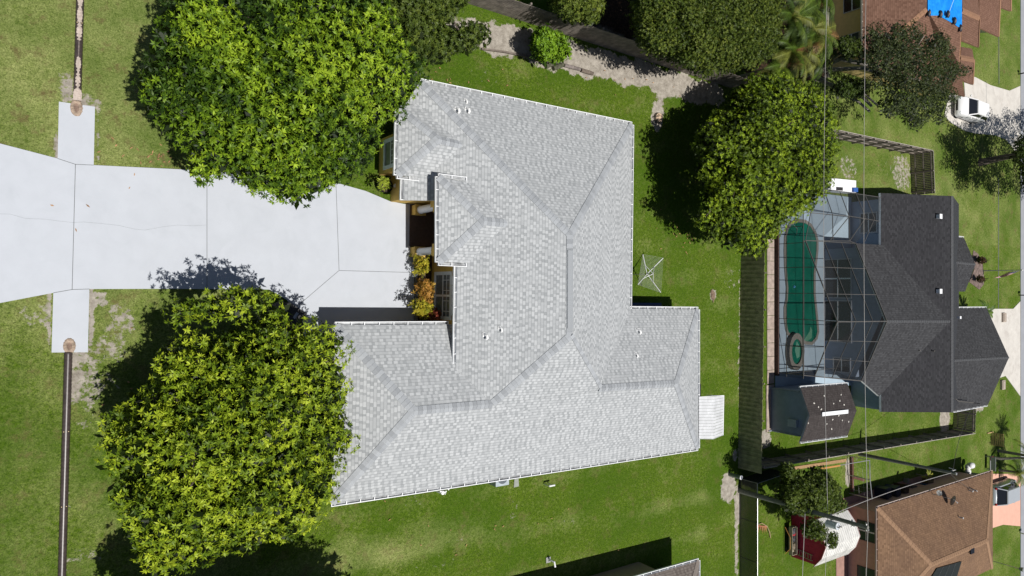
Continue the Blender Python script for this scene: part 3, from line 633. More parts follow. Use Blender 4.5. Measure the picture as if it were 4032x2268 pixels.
# oak on the verge at the far right
b = P(3858, 640, 0); V2 = thing('oak_tree', 'thick-trunked oak on the verge by the white car, its crown leaving the photo', 'tree', b)
tp = (b[0] + .2, b[1] + .3, 4.0); trunk(V2, b, tp, .3, [(b[0] + k, b[1] + l, 7.5) for k, l in ((1.5, 2), (-1.5, 2.4), (2.4, -1), (-1, -2), (0, .4), (3, 3), (-2.2, 0), (1, 4))], M_BARK)
V2p = [(3990, 560), (4040, 480), (4170, 430), (4350, 420), (4420, 600), (4320, 815), (4080, 805), (4015, 720), (3998, 640)]
crown('crown', V2, V2p, 4.0, 3.2, 1.2, 220, 300, .5, 26, 6, .12, .05, DARK, M_LEAFD, mind=20, below=.4)
# small tree beside the red shed
T11 = [(3085, 1825), (3112, 1820), (3125, 1868), (3170, 1884), (3215, 1842), (3246, 1852), (3288, 1895), (3305, 1945), (3335, 1985), (3330, 2005), (3280, 2020), (3220, 2030), (3160, 2030), (3105, 2005), (3065, 1945), (3090, 1900)]
b = P(3120, 1990, 0)
tree('broadleaf_tree', 'dark green glossy tree behind the leaning utility pole, hanging over the red shed', 'tree', b, (b[0], b[1], 2.2), .14, T11, 3.0, 1.6, 1.5, 90, 170, .36, 20, 7, .15, .06, OLIVE[:4], mind=18, nb=12, below=.3)
crown('low_crown', bpy.data.objects['broadleaf_tree.001'], [(3160, 2060), (3200, 2040), (3245, 2060), (3270, 2100), (3298, 2090), (3300, 2140), (3275, 2165), (3250, 2130), (3200, 2125), (3150, 2100)], 3.0, .5, .5, 60, 26, .3, 16, 7, .15, .06, OLIVE[:4], mind=18, below=.1, core=6)
b = P(880, 2480, 0); TX = [(440, 2460), (600, 2430), (760, 2480), (900, 2440), (1100, 2430), (1300, 2450), (1480, 2500), (1500, 2700), (1300, 2820), (800, 2820), (500, 2700)]
tree('mango_tree', 'mango tree just beyond the bottom edge that shades the lawn below the big mango', 'tree', b, (b[0], b[1], 2.4), .3, TX, 3.4, 3, 2, 200, 160, .6, 12, 8, .24, .08, MANGO[:4], mind=60, nb=8, core=30)
# palms
def palm(name, label, base, h, fl, nf, col, tilt=0, trunkr=.13, fr_w=.06, seed=1, group=None, droop=.9, az0=0, hb=M_BARKL, dead=0):
    rs = random.Random(seed); t = thing(name, label, 'palm', base, group); bx_, by_, bz_ = base
    top = Vector((bx_ + tilt, by_ + tilt * .2, h)); mb = MB()
    mb.tube([(bx_, by_, -.05), (bx_, by_, h * .3), tuple(Vector((bx_, by_, 0)).lerp(top, .7) + Vector((0, 0, 0))), tuple(top)], [trunkr * 1.3, trunkr, trunkr * .9, trunkr * .8], 10); mb.build('trunk', hb, t, True)
    V = []; C = []
    for i in range(nf):
        az = i * 2.399 + az0 + rs.uniform(-.2, .2); up0 = radians(rs.uniform(5, 75)); L = fl * rs.uniform(.8, 1.1); dd = Vector((cos(az), sin(az), 0)); sd = Vector((-sin(az), cos(az), 0))
        pts = []; p = top.copy(); a = up0; n_ = 14
        for k in range(n_ + 1):
            pts.append(p.copy()); p = p + (dd * cos(a) + Vector((0, 0, 1)) * sin(a)) * (L / n_); a -= droop * (1.4 / n_) * (1 + k / n_)
        base_c = np.array(col[rs.randrange(len(col))]) if i >= dead else np.array((.20, .11, .04))
        for k in range(1, n_ + 1):
            d = (pts[k] - pts[k - 1]).normalized(); nrm = sd.cross(d).normalized() * -1
            for sgn in (-1, 1):
                for j in range(2):
                    o_ = pts[k - 1].lerp(pts[k], j * .5 + .25); ll = L * .22 * sin(pi * (k / n_ * .82 + .12)) * rs.uniform(.85, 1.1); ld = (sd * sgn * .85 + d * .65 - Vector((0, 0, 1)) * .35).normalized(); tip = o_ + ld * ll
                    wv = d * (fr_w * .5); V += [tuple(o_ - wv), tuple(o_ + wv), tuple(tip + wv * .1), tuple(tip - wv * .1)]; C += [base_c * rs.uniform(.7, 1.3)] * 4
        for k in range(n_):
            V += [tuple(pts[k] - sd * .015), tuple(pts[k] + sd * .015), tuple(pts[k + 1] + sd * .01), tuple(pts[k + 1] - sd * .01)]; C += [base_c * 1.3] * 4
    V = np.array(V) - np.array(base); n4 = len(V) // 4; me = bpy.data.meshes.new('fronds'); me.from_pydata([tuple(v) for v in V], [], [tuple(range(4 * i, 4 * i + 4)) for i in range(n4)])
    ca = me.color_attributes.new('Col', 'FLOAT_COLOR', 'POINT'); cc = np.ones((len(V), 4), np.float32); cc[:, :3] = np.array(C); ca.data.foreach_set('color', cc.ravel()); me.materials.append(M_LEAF)
    o = bpy.data.objects.new('fronds', me); COL.objects.link(o); o.parent = t; return t
PC = [(.035, .06, .010), (.06, .10, .012), (.09, .135, .015), (.14, .155, .03)]
GP = 'areca palms behind the wooden fence'
for i, (px_, py_, h, fl, lb) in enumerate(((3165, 25, 4.6, 2.1, 'feather palm at the top edge against the ochre wall'), (3205, 130, 4.4, 2.2, 'feather palm beside the ochre wall, next to the bare oak limb'), (3110, 70, 4.4, 2.1, 'feather palm touching the dense olive tree, nearest the top edge'), (3115, 200, 3.8, 2.2, 'feather palm hanging its fronds over the wooden fence'), (3210, -30, 4.8, 2.0, 'feather palm cut by the top edge of the photo beside the ochre wall'), (3150, 120, 4.0, 2.0, 'feather palm in the middle of the palm clump, between olive tree and wall'), (3225, 215, 3.4, 1.8, 'lowest feather palm beside the bare leaning oak limbs'), (3070, 255, 3.2, 1.9, 'low feather palm at the corner of the wooden fence above the mango'))):
    c = P(px_, py_, h); palm('feather_palm', lb, (c[0], c[1], 0), h, fl * 1.15, 24, PC, 0, .09, .075, 20 + i, GP, dead=1)
b = P(3790, 1228, 0); palm('feather_palm', 'small palm between the entry gable and the garage roof of the black-roofed house', b, 1.7, 1.5, 15, [(.05, .10, .012), (.08, .14, .015)], 0, .1, .06, 40)
b = P(3905, 1800, 0); PT = palm('feather_palm', 'palm on the verge at the right edge, right of the wooden pallet', (b[0], b[1], 0), 2.6, 2.4, 18, [(.05, .08, .012), (.09, .13, .015), (.16, .17, .03)], 1.2, .13, .06, 41, dead=2)
b = P(3930, 1775, 0); palm('feather_palm', 'tall palm at the right edge whose thin bare trunk runs out of the photo', (b[0], b[1], 0), 7.2, 2.2, 14, PC, 0.6, .12, .06, 42)
b = P(3935, 1850, 0); palm('feather_palm', 'bushy low palm at the corner of the salmon driveway', (b[0], b[1], 0), 1.4, 2.0, 18, PC, 0.2, .12, .06, 43)
# crotons in the front bed
CRO = {'y': [(.10, .14, .012), (.28, .26, .02), (.42, .34, .03), (.5, .36, .05)], 'o': [(.12, .10, .02), (.34, .17, .03), (.45, .22, .05), (.38, .30, .04)], 'r': [(.08, .015, .012), (.18, .03, .02), (.30, .08, .05), (.14, .10, .02)]}
for i, (poly, pal, lb, K) in enumerate((([(1640, 1010), (1668, 1005), (1682, 1040), (1668, 1080), (1642, 1075)], 'y', 'yellow croton beside the white column in the front bed', 26),
        ([(1652, 1112), (1685, 1106), (1698, 1150), (1690, 1180), (1650, 1170), (1645, 1140)], 'o', 'orange croton under the front window in the middle of the bed', 28),
        ([(1642, 1190), (1682, 1186), (1692, 1225), (1675, 1250), (1640, 1240)], 'y', 'yellow-green croton next to the dark red one in the front bed', 28),
        ([(1690, 1220), (1725, 1215), (1740, 1245), (1715, 1268), (1685, 1255)], 'r', 'dark red croton in the corner of the front bed by the garage gutter', 14))):
    c = np.mean(np.array(poly), 0); b = P(c[0] - 30, c[1], 0); t = thing('croton_bush', lb, 'shrub', b, 'crotons in the front bed')
    crown('leaves', t, poly, .75, .45, .5, 40, int(K * .8), .12, 7, 6, .15, .055, CRO[pal], mind=12, below=.4, elev=(5, 55), core=0, sig=.10, bumpy=.25)
    mb = MB()
    for k in range(5): mb.tube([(b[0], b[1], 0), (b[0] + random.uniform(-.3, .3), b[1] + random.uniform(-.3, .3), .9)], [.015, .008], 5)
    mb.build('stems', M_BARK, t)
mb = MB(); mb.prism([P(a, b_, .0)[:2] for a, b_ in ((1612, 990), (1760, 990), (1760, 1300), (1628, 1300))], -.05, .03); M_MULCH = flat('dark_mulch', (.05, .035, .025), .95, .4, 14, bmp=.5)
struct(mb, 'planting_bed', M_MULCH)
mb = MB(); M_RAIL = flat('rail_metal', (.30, .31, .33), .5); ED = thing('garden_edging', 'low grey slatted edging between the driveway and the croton bed', 'edging', P(1632, 1140, 0))
for xx in (1628, 1634, 1640): mb.beam(P(xx, 1012, .12), P(xx + 2, 1268, .12), .03, .05)
mb.build('rails', M_RAIL, ED)
for yy in range(1015, 1270, 28): p = P(1628, yy, 0); q = P(1642, yy, 0); mb = MB(); mb.beam((p[0], p[1], .06), (q[0], q[1], .06), .04, .12); mb.build('stake', M_RAIL, ED)

# ------------------------------------------------------------------ fences
M_FOLIVE = flat('weathered_olive_wood', (.26, .245, .15), .9, .35, 3, bmp=.3, scale2=5); M_FGREY = flat('weathered_grey_wood', (.22, .19, .165), .9, .4, 3, bmp=.3, scale2=4)
M_FTOP = flat('sunlit_board_tops', (.34, .31, .27), .9, .3, 4)
def board_fence(root, a, b, h=1.83, mat=M_FGREY, bw=.14, face=1, alt=True, posts=True, rails=True, pstep=2.4, cap=False):  # cap: adds the pale strip that paints the sunlit board tops
    """face: side the boards are on, posts and rails stand on the other side"""
    a, b = np.array(a[:2]), np.array(b[:2]); L = np.linalg.norm(b - a); d = (b - a) / L; nrm = np.array([-d[1], d[0]]) * face; mb = MB(); k = int(L / bw)
    for i in range(k):
        o = (.03 if (alt and i % 2) else 0) + random.uniform(-.006, .006); p = a + d * (i + .5) * L / k + nrm * (.03 + (o if alt else o * .3)); hh = h + random.uniform(-.025, .02)
        mb.box((p[0], p[1], hh / 2), (bw * (1.02 if alt else .94), .018, hh), atan2(d[1], d[0]))
    mb.build('board_panel', mat, root)
    if cap: mb = MB(); p, q = a + nrm * .02, b + nrm * .02; mb.beam((p[0], p[1], h + .02), (q[0], q[1], h + .02), .05, .03); mb.build('sunlit_top_strip', M_FTOP, root)  # pale strip along the board tops paints their sunlit edge
    if rails:
        for z in (.35, h * .55, h - .2):
            mb = MB(); p, q = a - nrm * .01, b - nrm * .01; mb.beam((p[0], p[1], z), (q[0], q[1], z), .045, .09); mb.build('rail', mat, root)
    if posts:
        for i in range(int(L / pstep) + 1):
            p = a + d * min(L, i * pstep) - nrm * .07; mb = MB(); mb.box((p[0], p[1], (h + .03) / 2), (.1, .1, h + .03), atan2(d[1], d[0])); mb.build('post', mat, root)
fa, fb_ = P(2921, 935, 0), P(2908, 1842, 0)
FR = thing('wooden_fence', 'long olive-grey board fence between the back lawn and the pool yard', 'fence', fa); board_fence(FR, fa, fb_, 1.85, M_FOLIVE, .145, face=-1)
fa, fb_ = P(1690, -38, 0), P(2880, 345, 0)
FT = thing('wooden_fence', 'dark weathered board fence running diagonally along the pale sand strip', 'fence', fa); board_fence(FT, fa, fb_, 1.83, M_FGREY, .14, face=-1, alt=False)
fa, fb_ = P(2918, 1820, 0), P(3752, 1692, 0)
FS = thing('wooden_fence', 'grey board fence with visible posts, below the blue shed', 'fence', fa); board_fence(FS, fa, fb_, 1.83, M_FGREY, .14, face=-1, alt=False, cap=True)
fc_, fd_ = P(3753, 1686, 0), P(3756, 1600, 0)
GT = thing('fence_gate', 'dark brown board gate beside the black-roofed house, above the wooden pallet', 'gate', fc_); board_fence(GT, fc_, fd_, 1.8, M_FGREY, .14, face=-1, alt=False, pstep=1.5)
fa, fb_ = P(3190, 528, 0), P(3582, 607, 0)
FN = thing('wooden_fence', 'brown board fence with cross rails, right of the round olive mango', 'fence', fa); board_fence(FN, fa, fb_, 1.83, M_FGREY, .14, face=1, alt=False, pstep=1.8, cap=True)
fa = P(3584, 608, 0); fb_ = P(3590, 770, 0)
FG = thing('wooden_fence', 'short dark fence section standing between the lawn and the corner of the black roof', 'fence', fa); board_fence(FG, fa, fb_, 1.83, M_FGREY, .14, face=1, alt=False, pstep=1.6, cap=True)
# dark mesh fence, bottom
M_MESH, n_, b_s = newmat('dark_mesh'); b_s.inputs['Base Color'].default_value = (.03, .03, .028, 1); b_s.inputs['Roughness'].default_value = .8
wv = n_.nodes.new('ShaderNodeTexChecker'); wv.inputs['Scale'].default_value = 40; tcn = n_.nodes.new('ShaderNodeTexCoord'); n_.links.new(tcn.outputs['Object'], wv.inputs[0]); n_.links.new(mth(n_, 'ADD', mth(n_, 'MULTIPLY', wv.outputs[1], .25), .75), b_s.inputs['Alpha'])
M_GALV = flat('galvanised', (.50, .50, .50), .35, .1, 5, metal=.6)
X0 = P(2911, 2000, 0)[0]
CF = thing('chain_link_fence', 'chain-link fence with dark mesh and a bright top rail below the leaning pole', 'fence', (X0, P(2911, 1890, 0)[1], 0))
y0, y1 = P(2911, 1885, 0)[1], P(2911, 2600, 0)[1]
mb = MB(); mb.face([(X0, y0, .03), (X0, y1, .03), (X0, y1, 1.42), (X0, y0, 1.42)]); mb.build('mesh', M_MESH, CF)
mb = MB(); mb.tube([(X0, y0, 1.44), (X0, y1, 1.44)], .024, 8); mb.build('top_rail', M_GALV, CF)
yy = y0
while yy > y1: mb = MB(); mb.cyl((X0 + .04, yy, 0), .03, 1.46, 8); mb.build('post', M_GALV, CF); yy -= 2.6
mb = MB(); p, q = (X0, y0, 1.44), P(3105, 1862, 1.44); mb.tube([p, q], .02, 6); mb.build('top_rail', M_GALV, CF)
mb = MB(); mb.face([(p[0], p[1], .03), (q[0], q[1], .03), (q[0], q[1], 1.42), (p[0], p[1], 1.42)]); mb.build('mesh', M_MESH, CF)

# ------------------------------------------------------------------ black-roofed house with pool cage
M_BLK = shingle('charcoal_shingle', (.022, .022, .025), (.044, .044, .049), (.010, .010, .012), row=.143, wid=.5, blot=.3, tabk=.35, sheen=.18); M_BLKS = shingle('sheen_tinted_charcoal_shingle', (.034, .034, .037), (.066, .067, .072), (.014, .014, .016), row=.143, wid=.5, blot=.3, tabk=.3); M_BLKC = flat('charcoal_cap', (.075, .077, .083), .9, .15, 9)  # the lighter charcoal copy paints the grazing-angle sheen of the gable planes
M_BLUE = flat('slate_blue_stucco', (.24, .295, .39), .85, .08, 3, bmp=.15)
B = thing('house', 'charcoal-roofed house with a screened pool cage and slate blue walls', 'house', P(3600, 1200, 0))
ZE, ZR = 2.6, 4.85
e_nw, e_sw = P(3468, 760, ZE), P(3470, 1622, ZE); r_n, r_s = P(3752, 772, ZR), P(3752, 1624, ZR)
BW = plane(e_nw, e_sw, r_n)
q_n, q_s, q_p = P(3372, 958, ZE), P(3394, 1500, ZE), P(3492, 1265, 4.72); q_r = PP(3742, 1266, BW); q_vn = PP(3478, 965, BW); q_vs = PP(3462, 1560, BW)
ex = r_n[0] + (r_n[0] - e_nw[0])
e_ne, e_se = (ex, r_n[1], ZE), (ex, r_s[1], ZE)
BE = plane(r_n, r_s, e_ne)
g_n0, g_n1, g_r1, g_s1, g_s0 = P(3764, 1214, ZE), P(3885, 1213, ZE), P(3973, 1408, 4.3), P(3890, 1594, ZE), P(3756, 1619, ZE); g_r0 = P(3757, 1420, 4.35)
h_n0, h_n1, h_r1, h_s1, h_s0 = P(3770, 934, ZE), P(3796, 937, ZE), P(3841, 1041, 3.55), P(3800, 1148, ZE), P(3766, 1148, ZE); h_r0 = P(3762, 1033, 3.55)
# let the front gables run back into the east slope
back = lambda p, dx: (p[0] - dx, p[1], p[2])
Y = (0, 1, 0); XE = (1, 0, 0)
bpl = [([e_nw, r_n, r_s, e_sw], Y), ([r_n, e_ne, e_se, r_s], Y), ([q_n, q_p, q_r, q_vn], XE), ([q_s, q_vs, q_r, q_p], XE),
       ([g_n0, g_n1, g_r1, back(g_r0, 1)], XE), ([g_s0, back(g_r0, 1), g_r1, g_s1], XE), ([h_n0, h_n1, h_r1, back(h_r0, 1.2)], XE), ([h_s0, back(h_r0, 1.2), h_r1, h_s1], XE)]
rb = roof(B, bpl[:2], M_BLK, M_WHITE, .16)
mb = MB(); fbm = MB()
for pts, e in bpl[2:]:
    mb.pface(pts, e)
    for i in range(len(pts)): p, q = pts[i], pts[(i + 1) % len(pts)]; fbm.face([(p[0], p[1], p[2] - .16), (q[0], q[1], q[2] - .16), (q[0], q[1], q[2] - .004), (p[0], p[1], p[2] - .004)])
mb.build('gable_roof', M_BLKS, rb); fbm.build('gable_fascia', M_WHITE, rb)
bc = [cen(p) for p, e in bpl]
for a, b, i, j, w_ in ((r_n, r_s, 0, 1, .2), (q_p, q_r, 2, 3, .1), (g_r0, g_r1, 4, 5, .1), (h_r0, h_r1, 6, 7, .1)): mb = MB(); cap_strip(mb, a, b, bc[i], bc[j], w_, .3); mb.build('ridge_cap', M_BLKC, rb)
for a, b, o in ((g_n0, g_n1, Y), (g_s1, g_s0, (0, -1, 0)), (h_n0, h_n1, Y)): gutter(B, a, b, o, .11)
p, q = e_nw, tuple(np.array(e_nw) * .62 + np.array(e_sw) * .38)
def bv(px, py, pl, s=.22, nm='roof_vent'):
    c = PP(px, py, pl); mb = MB(); mb.box((c[0], c[1], c[2] + .12), (s * 1.5, s * 1.5, .24)); mb.box((c[0], c[1], c[2] + .26), (s * 1.9, s * 1.8, .05)); mb.build(nm, M_WHITE, rb)
bv(3690, 853, BW, .2); bv(3690, 1147, BW, .2); bv(3768, 1250, BE, .12, 'roof_vent')
for (a, b_) in ((3610, 1379), (3667, 1381)):
    c = PP(a, b_, BW); mb = MB(); mb.cyl((c[0], c[1], c[2]), .05, .25, 8); mb.build('vent_pipe', flat('dark_pipe', (.12, .11, .1), .7), rb)
mb = MB(); p3, p4, p5 = P(3762, 1570, 4.0), P(3775, 1580, 3.7), P(3833, 1586, 3.4); mb.tube([p3, p4, p5, (p5[0], p5[1], p5[2] + .5)], .03, 6); mb.build('service_conduit', flat('dark_pipe', (.1, .1, .1), .6), rb)
# walls
xw = e_nw[0] + .5; xe = ex - .5; yn, ys = r_n[1] - .35, r_s[1] + .35; xg = g_n1[0] - .4; xq = q_n[0] + .15
mb = MB(); mb.prism([(xw, yn), (xe, yn), (xe, ys), (xw, ys)], 0, 2.44); mb.prism([(xe - .1, g_n1[1] - .3), (xg, g_n1[1] - .3), (xg, g_s1[1] + .3), (xe - .1, g_s1[1] + .3)], 0, 2.44)
mb.prism([(xq, q_n[1] - .3), (xw + .1, q_n[1] - .3), (xw + .1, q_s[1] + .3), (xq, q_s[1] + .3)], 0, 2.44); gab = lambda x, a, b, z0, zp: [(x, a, z0), (x, b, z0), (x, (a + b) / 2, zp)]
mb.face(gab(xq, q_n[1] - .3, q_s[1] + .3, 2.44, 4.45)); mb.face(gab(xg, g_n1[1] - .3, g_s1[1] + .3, 2.44, 4.0)); mb.face([(xw, yn, 2.44), (xe, yn, 2.44), ((xw + xe) / 2, yn, 4.7)]); mb.face([(xw, ys, 2.44), (xe, ys, 2.44), ((xw + xe) / 2, ys, 4.7)])
mb.prism([(xe - .1, h_n1[1] - .3), (h_n1[0] - .3, h_n1[1] - .3), (h_s1[0] - .3, h_s1[1] + .3), (xe - .1, h_s1[1] + .3)], 0, 2.44)
mb.build('wall', M_BLUE, B)
M_DGL = flat('dark_glass', (.02, .018, .018), .15, .3, 2, spec=.6)
FB = lambda u, v, z=0: (u, v, z)
yy = lambda py: P(3250, py, 0)[1]
framed(xq, yy(1170), yy(1025), .1, 2.1, M_DGL, flat('blue_trim', (.36, .38, .42), .7), .08, 1, 0, B, f=FB); framed(xq, yy(1340), yy(1185), .1, 2.1, M_DGL, flat('blue_trim', (.36, .38, .42), .7), .08, 1, 0, B, f=FB); framed(xq, yy(1455), yy(1405), .8, 2.0, M_DGL, flat('blue_trim', (.36, .38, .42), .7), .1, 0, 0, B, f=FB)
framed(xw, yn - 2.4, yn - 1.0, .8, 2.0, M_DGL, flat('blue_trim', (.36, .38, .42), .7), .1, 0, 0, B, f=FB)
# pool terrace
M_DECK = pavemat('pool_deck', (.36, .455, .54), .05, (.30, .34, .38), .5); M_COP = flat('coping_stone', (.21, .195, .175), .85, .25, 12, bmp=.3)
XC = P(3052, 1200, 0)[0]; YS = P(3052, 1478, 0)[1]; YN = P(3200, 790, 0)[1]
pool_out = [(3140, 862), (3169, 866), (3192, 882), (3211, 915), (3219, 946), (3219, 985), (3215, 1022), (3208, 1077), (3208, 1106), (3208, 1157), (3213, 1205), (3219, 1265), (3222, 1306), (3215, 1335), (3195, 1358), (3170, 1357), (3154, 1348), (3140, 1335), (3110, 1328), (3096, 1318), (3089, 1297), (3083, 1252), (3083, 1211), (3090, 1176), (3092, 1132), (3089, 1106), (3085, 1050), (3083, 990), (3085, 932), (3092, 900), (3110, 872)]
po = [P(a, b_, 0)[:2] for a, b_ in pool_out]; cx_, cy_ = np.mean([p[0] for p in po]), np.mean([p[1] for p in po])
def inset(poly, d):
    out = []; n = len(poly); A_ = sum(poly[i][0] * poly[(i + 1) % n][1] - poly[(i + 1) % n][0] * poly[i][1] for i in range(n)); sg = 1 if A_ > 0 else -1
    for i in range(n):
        a, b_, c = poly[i - 1], poly[i], poly[(i + 1) % n]; t = np.array([c[0] - a[0], c[1] - a[1]]); t /= np.linalg.norm(t) + 1e-9; out.append((b_[0] - t[1] * d * sg, b_[1] + t[0] * d * sg))
    return out
spc = P(3119, 1383, 0); spr = (.88, 1.32)
ring = lambda k, n=28: [(spc[0] + spr[0] * k * cos(2 * pi * i / n), spc[1] + spr[1] * k * sin(2 * pi * i / n)) for i in range(n)]
def holed(outer, inner, z, mb):
    """flat ring between two polygons of the same length"""
    n = len(outer)
    for i in range(n):
        j = (i + 1) % n; q = [(*outer[i], z), (*outer[j], z), (*inner[j], z), (*inner[i], z)]
        if np.cross(np.subtract(q[1], q[0]), np.subtract(q[2], q[0]))[2] < 0: q = q[::-1]
        mb.face(q)
def wall_in(poly, z0, z1, mb):
    for i in range(len(poly)): a, b_ = poly[i], poly[(i + 1) % len(poly)]; mb.face([(*a, z0), (*b_, z0), (*b_, z1), (*a, z1)])
dk = MB(); dk.prism([(XC, YS - 1.4), (xw + .2, YS - 1.4), (xw + .2, YS + 1), (xq, YS + 1), (xq, q_n[1] - .3), (xw, q_n[1] - .3), (xw, YN + .6), (XC, YN + .6)], -.05, .03); struct(dk, 'pool_deck', M_DECK)
PL = thing('swimming_pool', 'long kidney-shaped pool of dark green water under the screen cage', 'swimming pool', (cx_, cy_, 0))
pin = inset(po, .24); mb = MB(); holed(po, pin, .085, mb); wall_in(po, .03, .085, mb); wall_in(pin, .045, .085, mb); mb.build('coping', M_COP, PL)
M_WAT, nn_, bb_ = newmat('pool_water'); wc = mixc(nn_, ramp(nn_, noise(nn_, 1.2, 3), [(.3, 0), (.7, 1)]), (.006, .105, .070), (.010, .150, .100)); sx = nn_.nodes.new('ShaderNodeSeparateXYZ'); tcc = nn_.nodes.new('ShaderNodeTexCoord'); nn_.links.new(tcc.outputs['Object'], sx.inputs[0])
nn_.links.new(wc, bb_.inputs['Base Color']); bb_.inputs['Roughness'].default_value = .06; bb_.inputs['Specular IOR Level'].default_value = .5; bump(nn_, noise(nn_, 9, 4, None, .6, .6), bb_, .25, .03)
mb = MB(); mb.face([(*p, .05) for p in (pin if sum(pin[i][0] * pin[(i + 1) % len(pin)][1] - pin[(i + 1) % len(pin)][0] * pin[i][1] for i in range(len(pin))) > 0 else pin[::-1])]); mb.build('water', M_WAT, PL)
mb = MB(); st = [P(a, b_, .056)[:2] for a, b_ in ((3192, 1285), (3198, 1300), (3197, 1330), (3180, 1343), (3163, 1344), (3175, 1325), (3188, 1305))]; st = st if sum(st[i][0] * st[(i + 1) % 7][1] - st[(i + 1) % 7][0] * st[i][1] for i in range(7)) > 0 else st[::-1]
mb.face([(*p, .054) for p in st]); mb.build('step', flat('sunken_step', (.10, .25, .17), .2, .1), PL)
mb = MB(); mb.tube([P(3104, 905, .1), P(3108, 885, .7), P(3125, 885, .8), P(3139, 900, .8), P(3136, 925, .1)], .02, 6); mb.build('handrail', M_GALV, PL)
c = P(3126, 1129, .07); mb = MB(); mb.cyl((c[0], c[1], .06), .09, .06, 12); mb.cyl((c[0], c[1], .12), .05, .05, 10); tag(mb.build('pool_float', flat('float_blue', (.10, .35, .60), .4), None, origin=(c[0], c[1], .06)), 'small pale blue chlorine float drifting in the middle of the pool', 'pool float')
SP = thing('spa', 'oval raised stone spa at the lower end of the green pool', 'spa', (spc[0], spc[1], 0))
mb = MB(); holed(ring(1), ring(.68), .40, mb); wall_in(ring(1), .03, .40, mb); wall_in(ring(.68), .2, .40, mb); mb.build('rim', M_COP, SP)
mb = MB(); mb.face([(*p, .30) for p in ring(.68)]); mb.build('water', M_WAT, SP)
mb = MB(); hb = [(spc[0] + .1, spc[1] + .75), (spc[0] - .12, spc[1] + .1), (spc[0] + .12, spc[1] - .5), (spc[0] + .42, spc[1] - .4), (spc[0] + .48, spc[1] + .3)]; mb.face([(*p, .304) for p in hb][::1]); mb.build('seat', flat('spa_seat', (.13, .30, .22), .2, .1), SP)
# cage
CG = thing('pool_cage', 'dark screen enclosure with bronze beams over the green pool', 'pool enclosure', (XC, cy_, 0))
M_BRZ = flat('bronze_beam', (.085, .08, .075), .5, .2, 5, spec=.5); M_SCR, ns_, bs_ = newmat('insect_screen')
bs_.inputs['Base Color'].default_value = (.03, .032, .035, 1); bs_.inputs['Roughness'].default_value = .9; bs_.inputs['Alpha'].default_value = .38; bs_.inputs['Specular IOR Level'].default_value = .1
zw = 2.2; zk = 4.55; yN = P(3163, 945, zw)[1]; yS = P(3207, 1484, zw)[1]; yS0 = P(3165, 1478, zw)[1]
pkF = P(3297, 1267, zk); aN = P(3171, 947, 2.25); aS = P(3207, 1482, 2.4); pkB = q_p; bN = (q_n[0] - .02, q_n[1], 2.55); bS = (q_s[0] - .02, q_s[1], 2.55)
xF = aN[0]
cN1, cN2, cN3 = P(3192, 838, 2.3), P(3345, 851, 3.1), P(3463, 871, 2.65); tN1, tN2, tN3 = P(3170, 735, 2.2), P(3280, 749, 2.4), P(3468, 777, 2.6)
beams = []
def BM(a, b_, w_=.05): beams.append((a, b_, w_ * .8))
wy = [P(3163, y_, zw)[1] for y_ in (800, 890, 955, 1052, 1155, 1258, 1366, 1478)]
for z_ in (.9, zw):
    BM((XC, YN, z_), (XC, YS, z_))
for y_ in wy: BM((XC, y_, .03), (XC, y_, zw))
# west roof panel strip: from the wall top to the valley line with the gable
vl = [aN, P(3212, 1052, 3.0), P(3252, 1155, 3.7), pkF, P(3253, 1366, 3.7), aS]
for y_, v_ in zip(wy[2:], vl): BM((XC, y_, zw), v_)
for i in range(5): BM(vl[i], vl[i + 1], .08)
BM((XC, yN, zw), (XC, yS0, zw), .09)
# gable roof of the cage between its front and the house gable
def lerp(a, b_, t): return tuple(np.array(a) * (1 - t) + np.array(b_) * t)
BM(pkF, pkB, .09); Nr = [aN, lerp(aN, pkF, 1 / 3), lerp(aN, pkF, 2 / 3), pkF]; NB = [bN, lerp(bN, pkB, 1 / 3), lerp(bN, pkB, 2 / 3), pkB]
for i in range(3): BM(Nr[i], NB[i])
Sr = [aS, lerp(aS, pkF, 1 / 3), lerp(aS, pkF, 2 / 3), pkF]; SB = [bS, lerp(bS, pkB, 1 / 3), lerp(bS, pkB, 2 / 3), pkB]
for i in range(3): BM(Sr[i], SB[i])
for t in (.36, .70): BM(lerp(aN, bN, t), lerp(pkF, pkB, t), .06); BM(lerp(aS, bS, t), lerp(pkF, pkB, t), .06)
BM(bN, pkB, .1); BM(bS, pkB, .1)
# northern flat part
for a, b_ in ((aN, P(3192, 838, 2.3)), (P(3280, 945, 2.9), P(3278, 842, 2.9)), (P(3345, 949, 2.9), P(3344, 852, 3.0)), (cN1, cN2), (cN2, cN3), (P(3251, 766, 2.3), P(3277, 840, 2.9)), (P(3308, 757, 2.4), P(3342, 848, 3.0)), (P(3371, 764, 2.5), P(3408, 855, 2.9)), (P(3408, 772, 2.5), P(3443, 859, 2.8)), (tN1, tN2), (tN2, tN3), (P(3408, 857, 2.9), P(3345, 949, 2.9)), (P(3443, 860, 2.8), P(3405, 950, 2.7)), (tN1, (XC, YN, zw)), (tN1, (tN1[0], tN1[1], 0)), (tN2, (tN2[0], tN2[1], 0)), (aN, P(3345, 949, 2.9)), (P(3345, 949, 2.9), bN), (cN1, (XC, P(3163, 838, zw)[1], zw)), (lerp(aN, bN, .45), (3 * 0 + cN2[0], cN2[1], cN2[2]))): BM(a, b_)
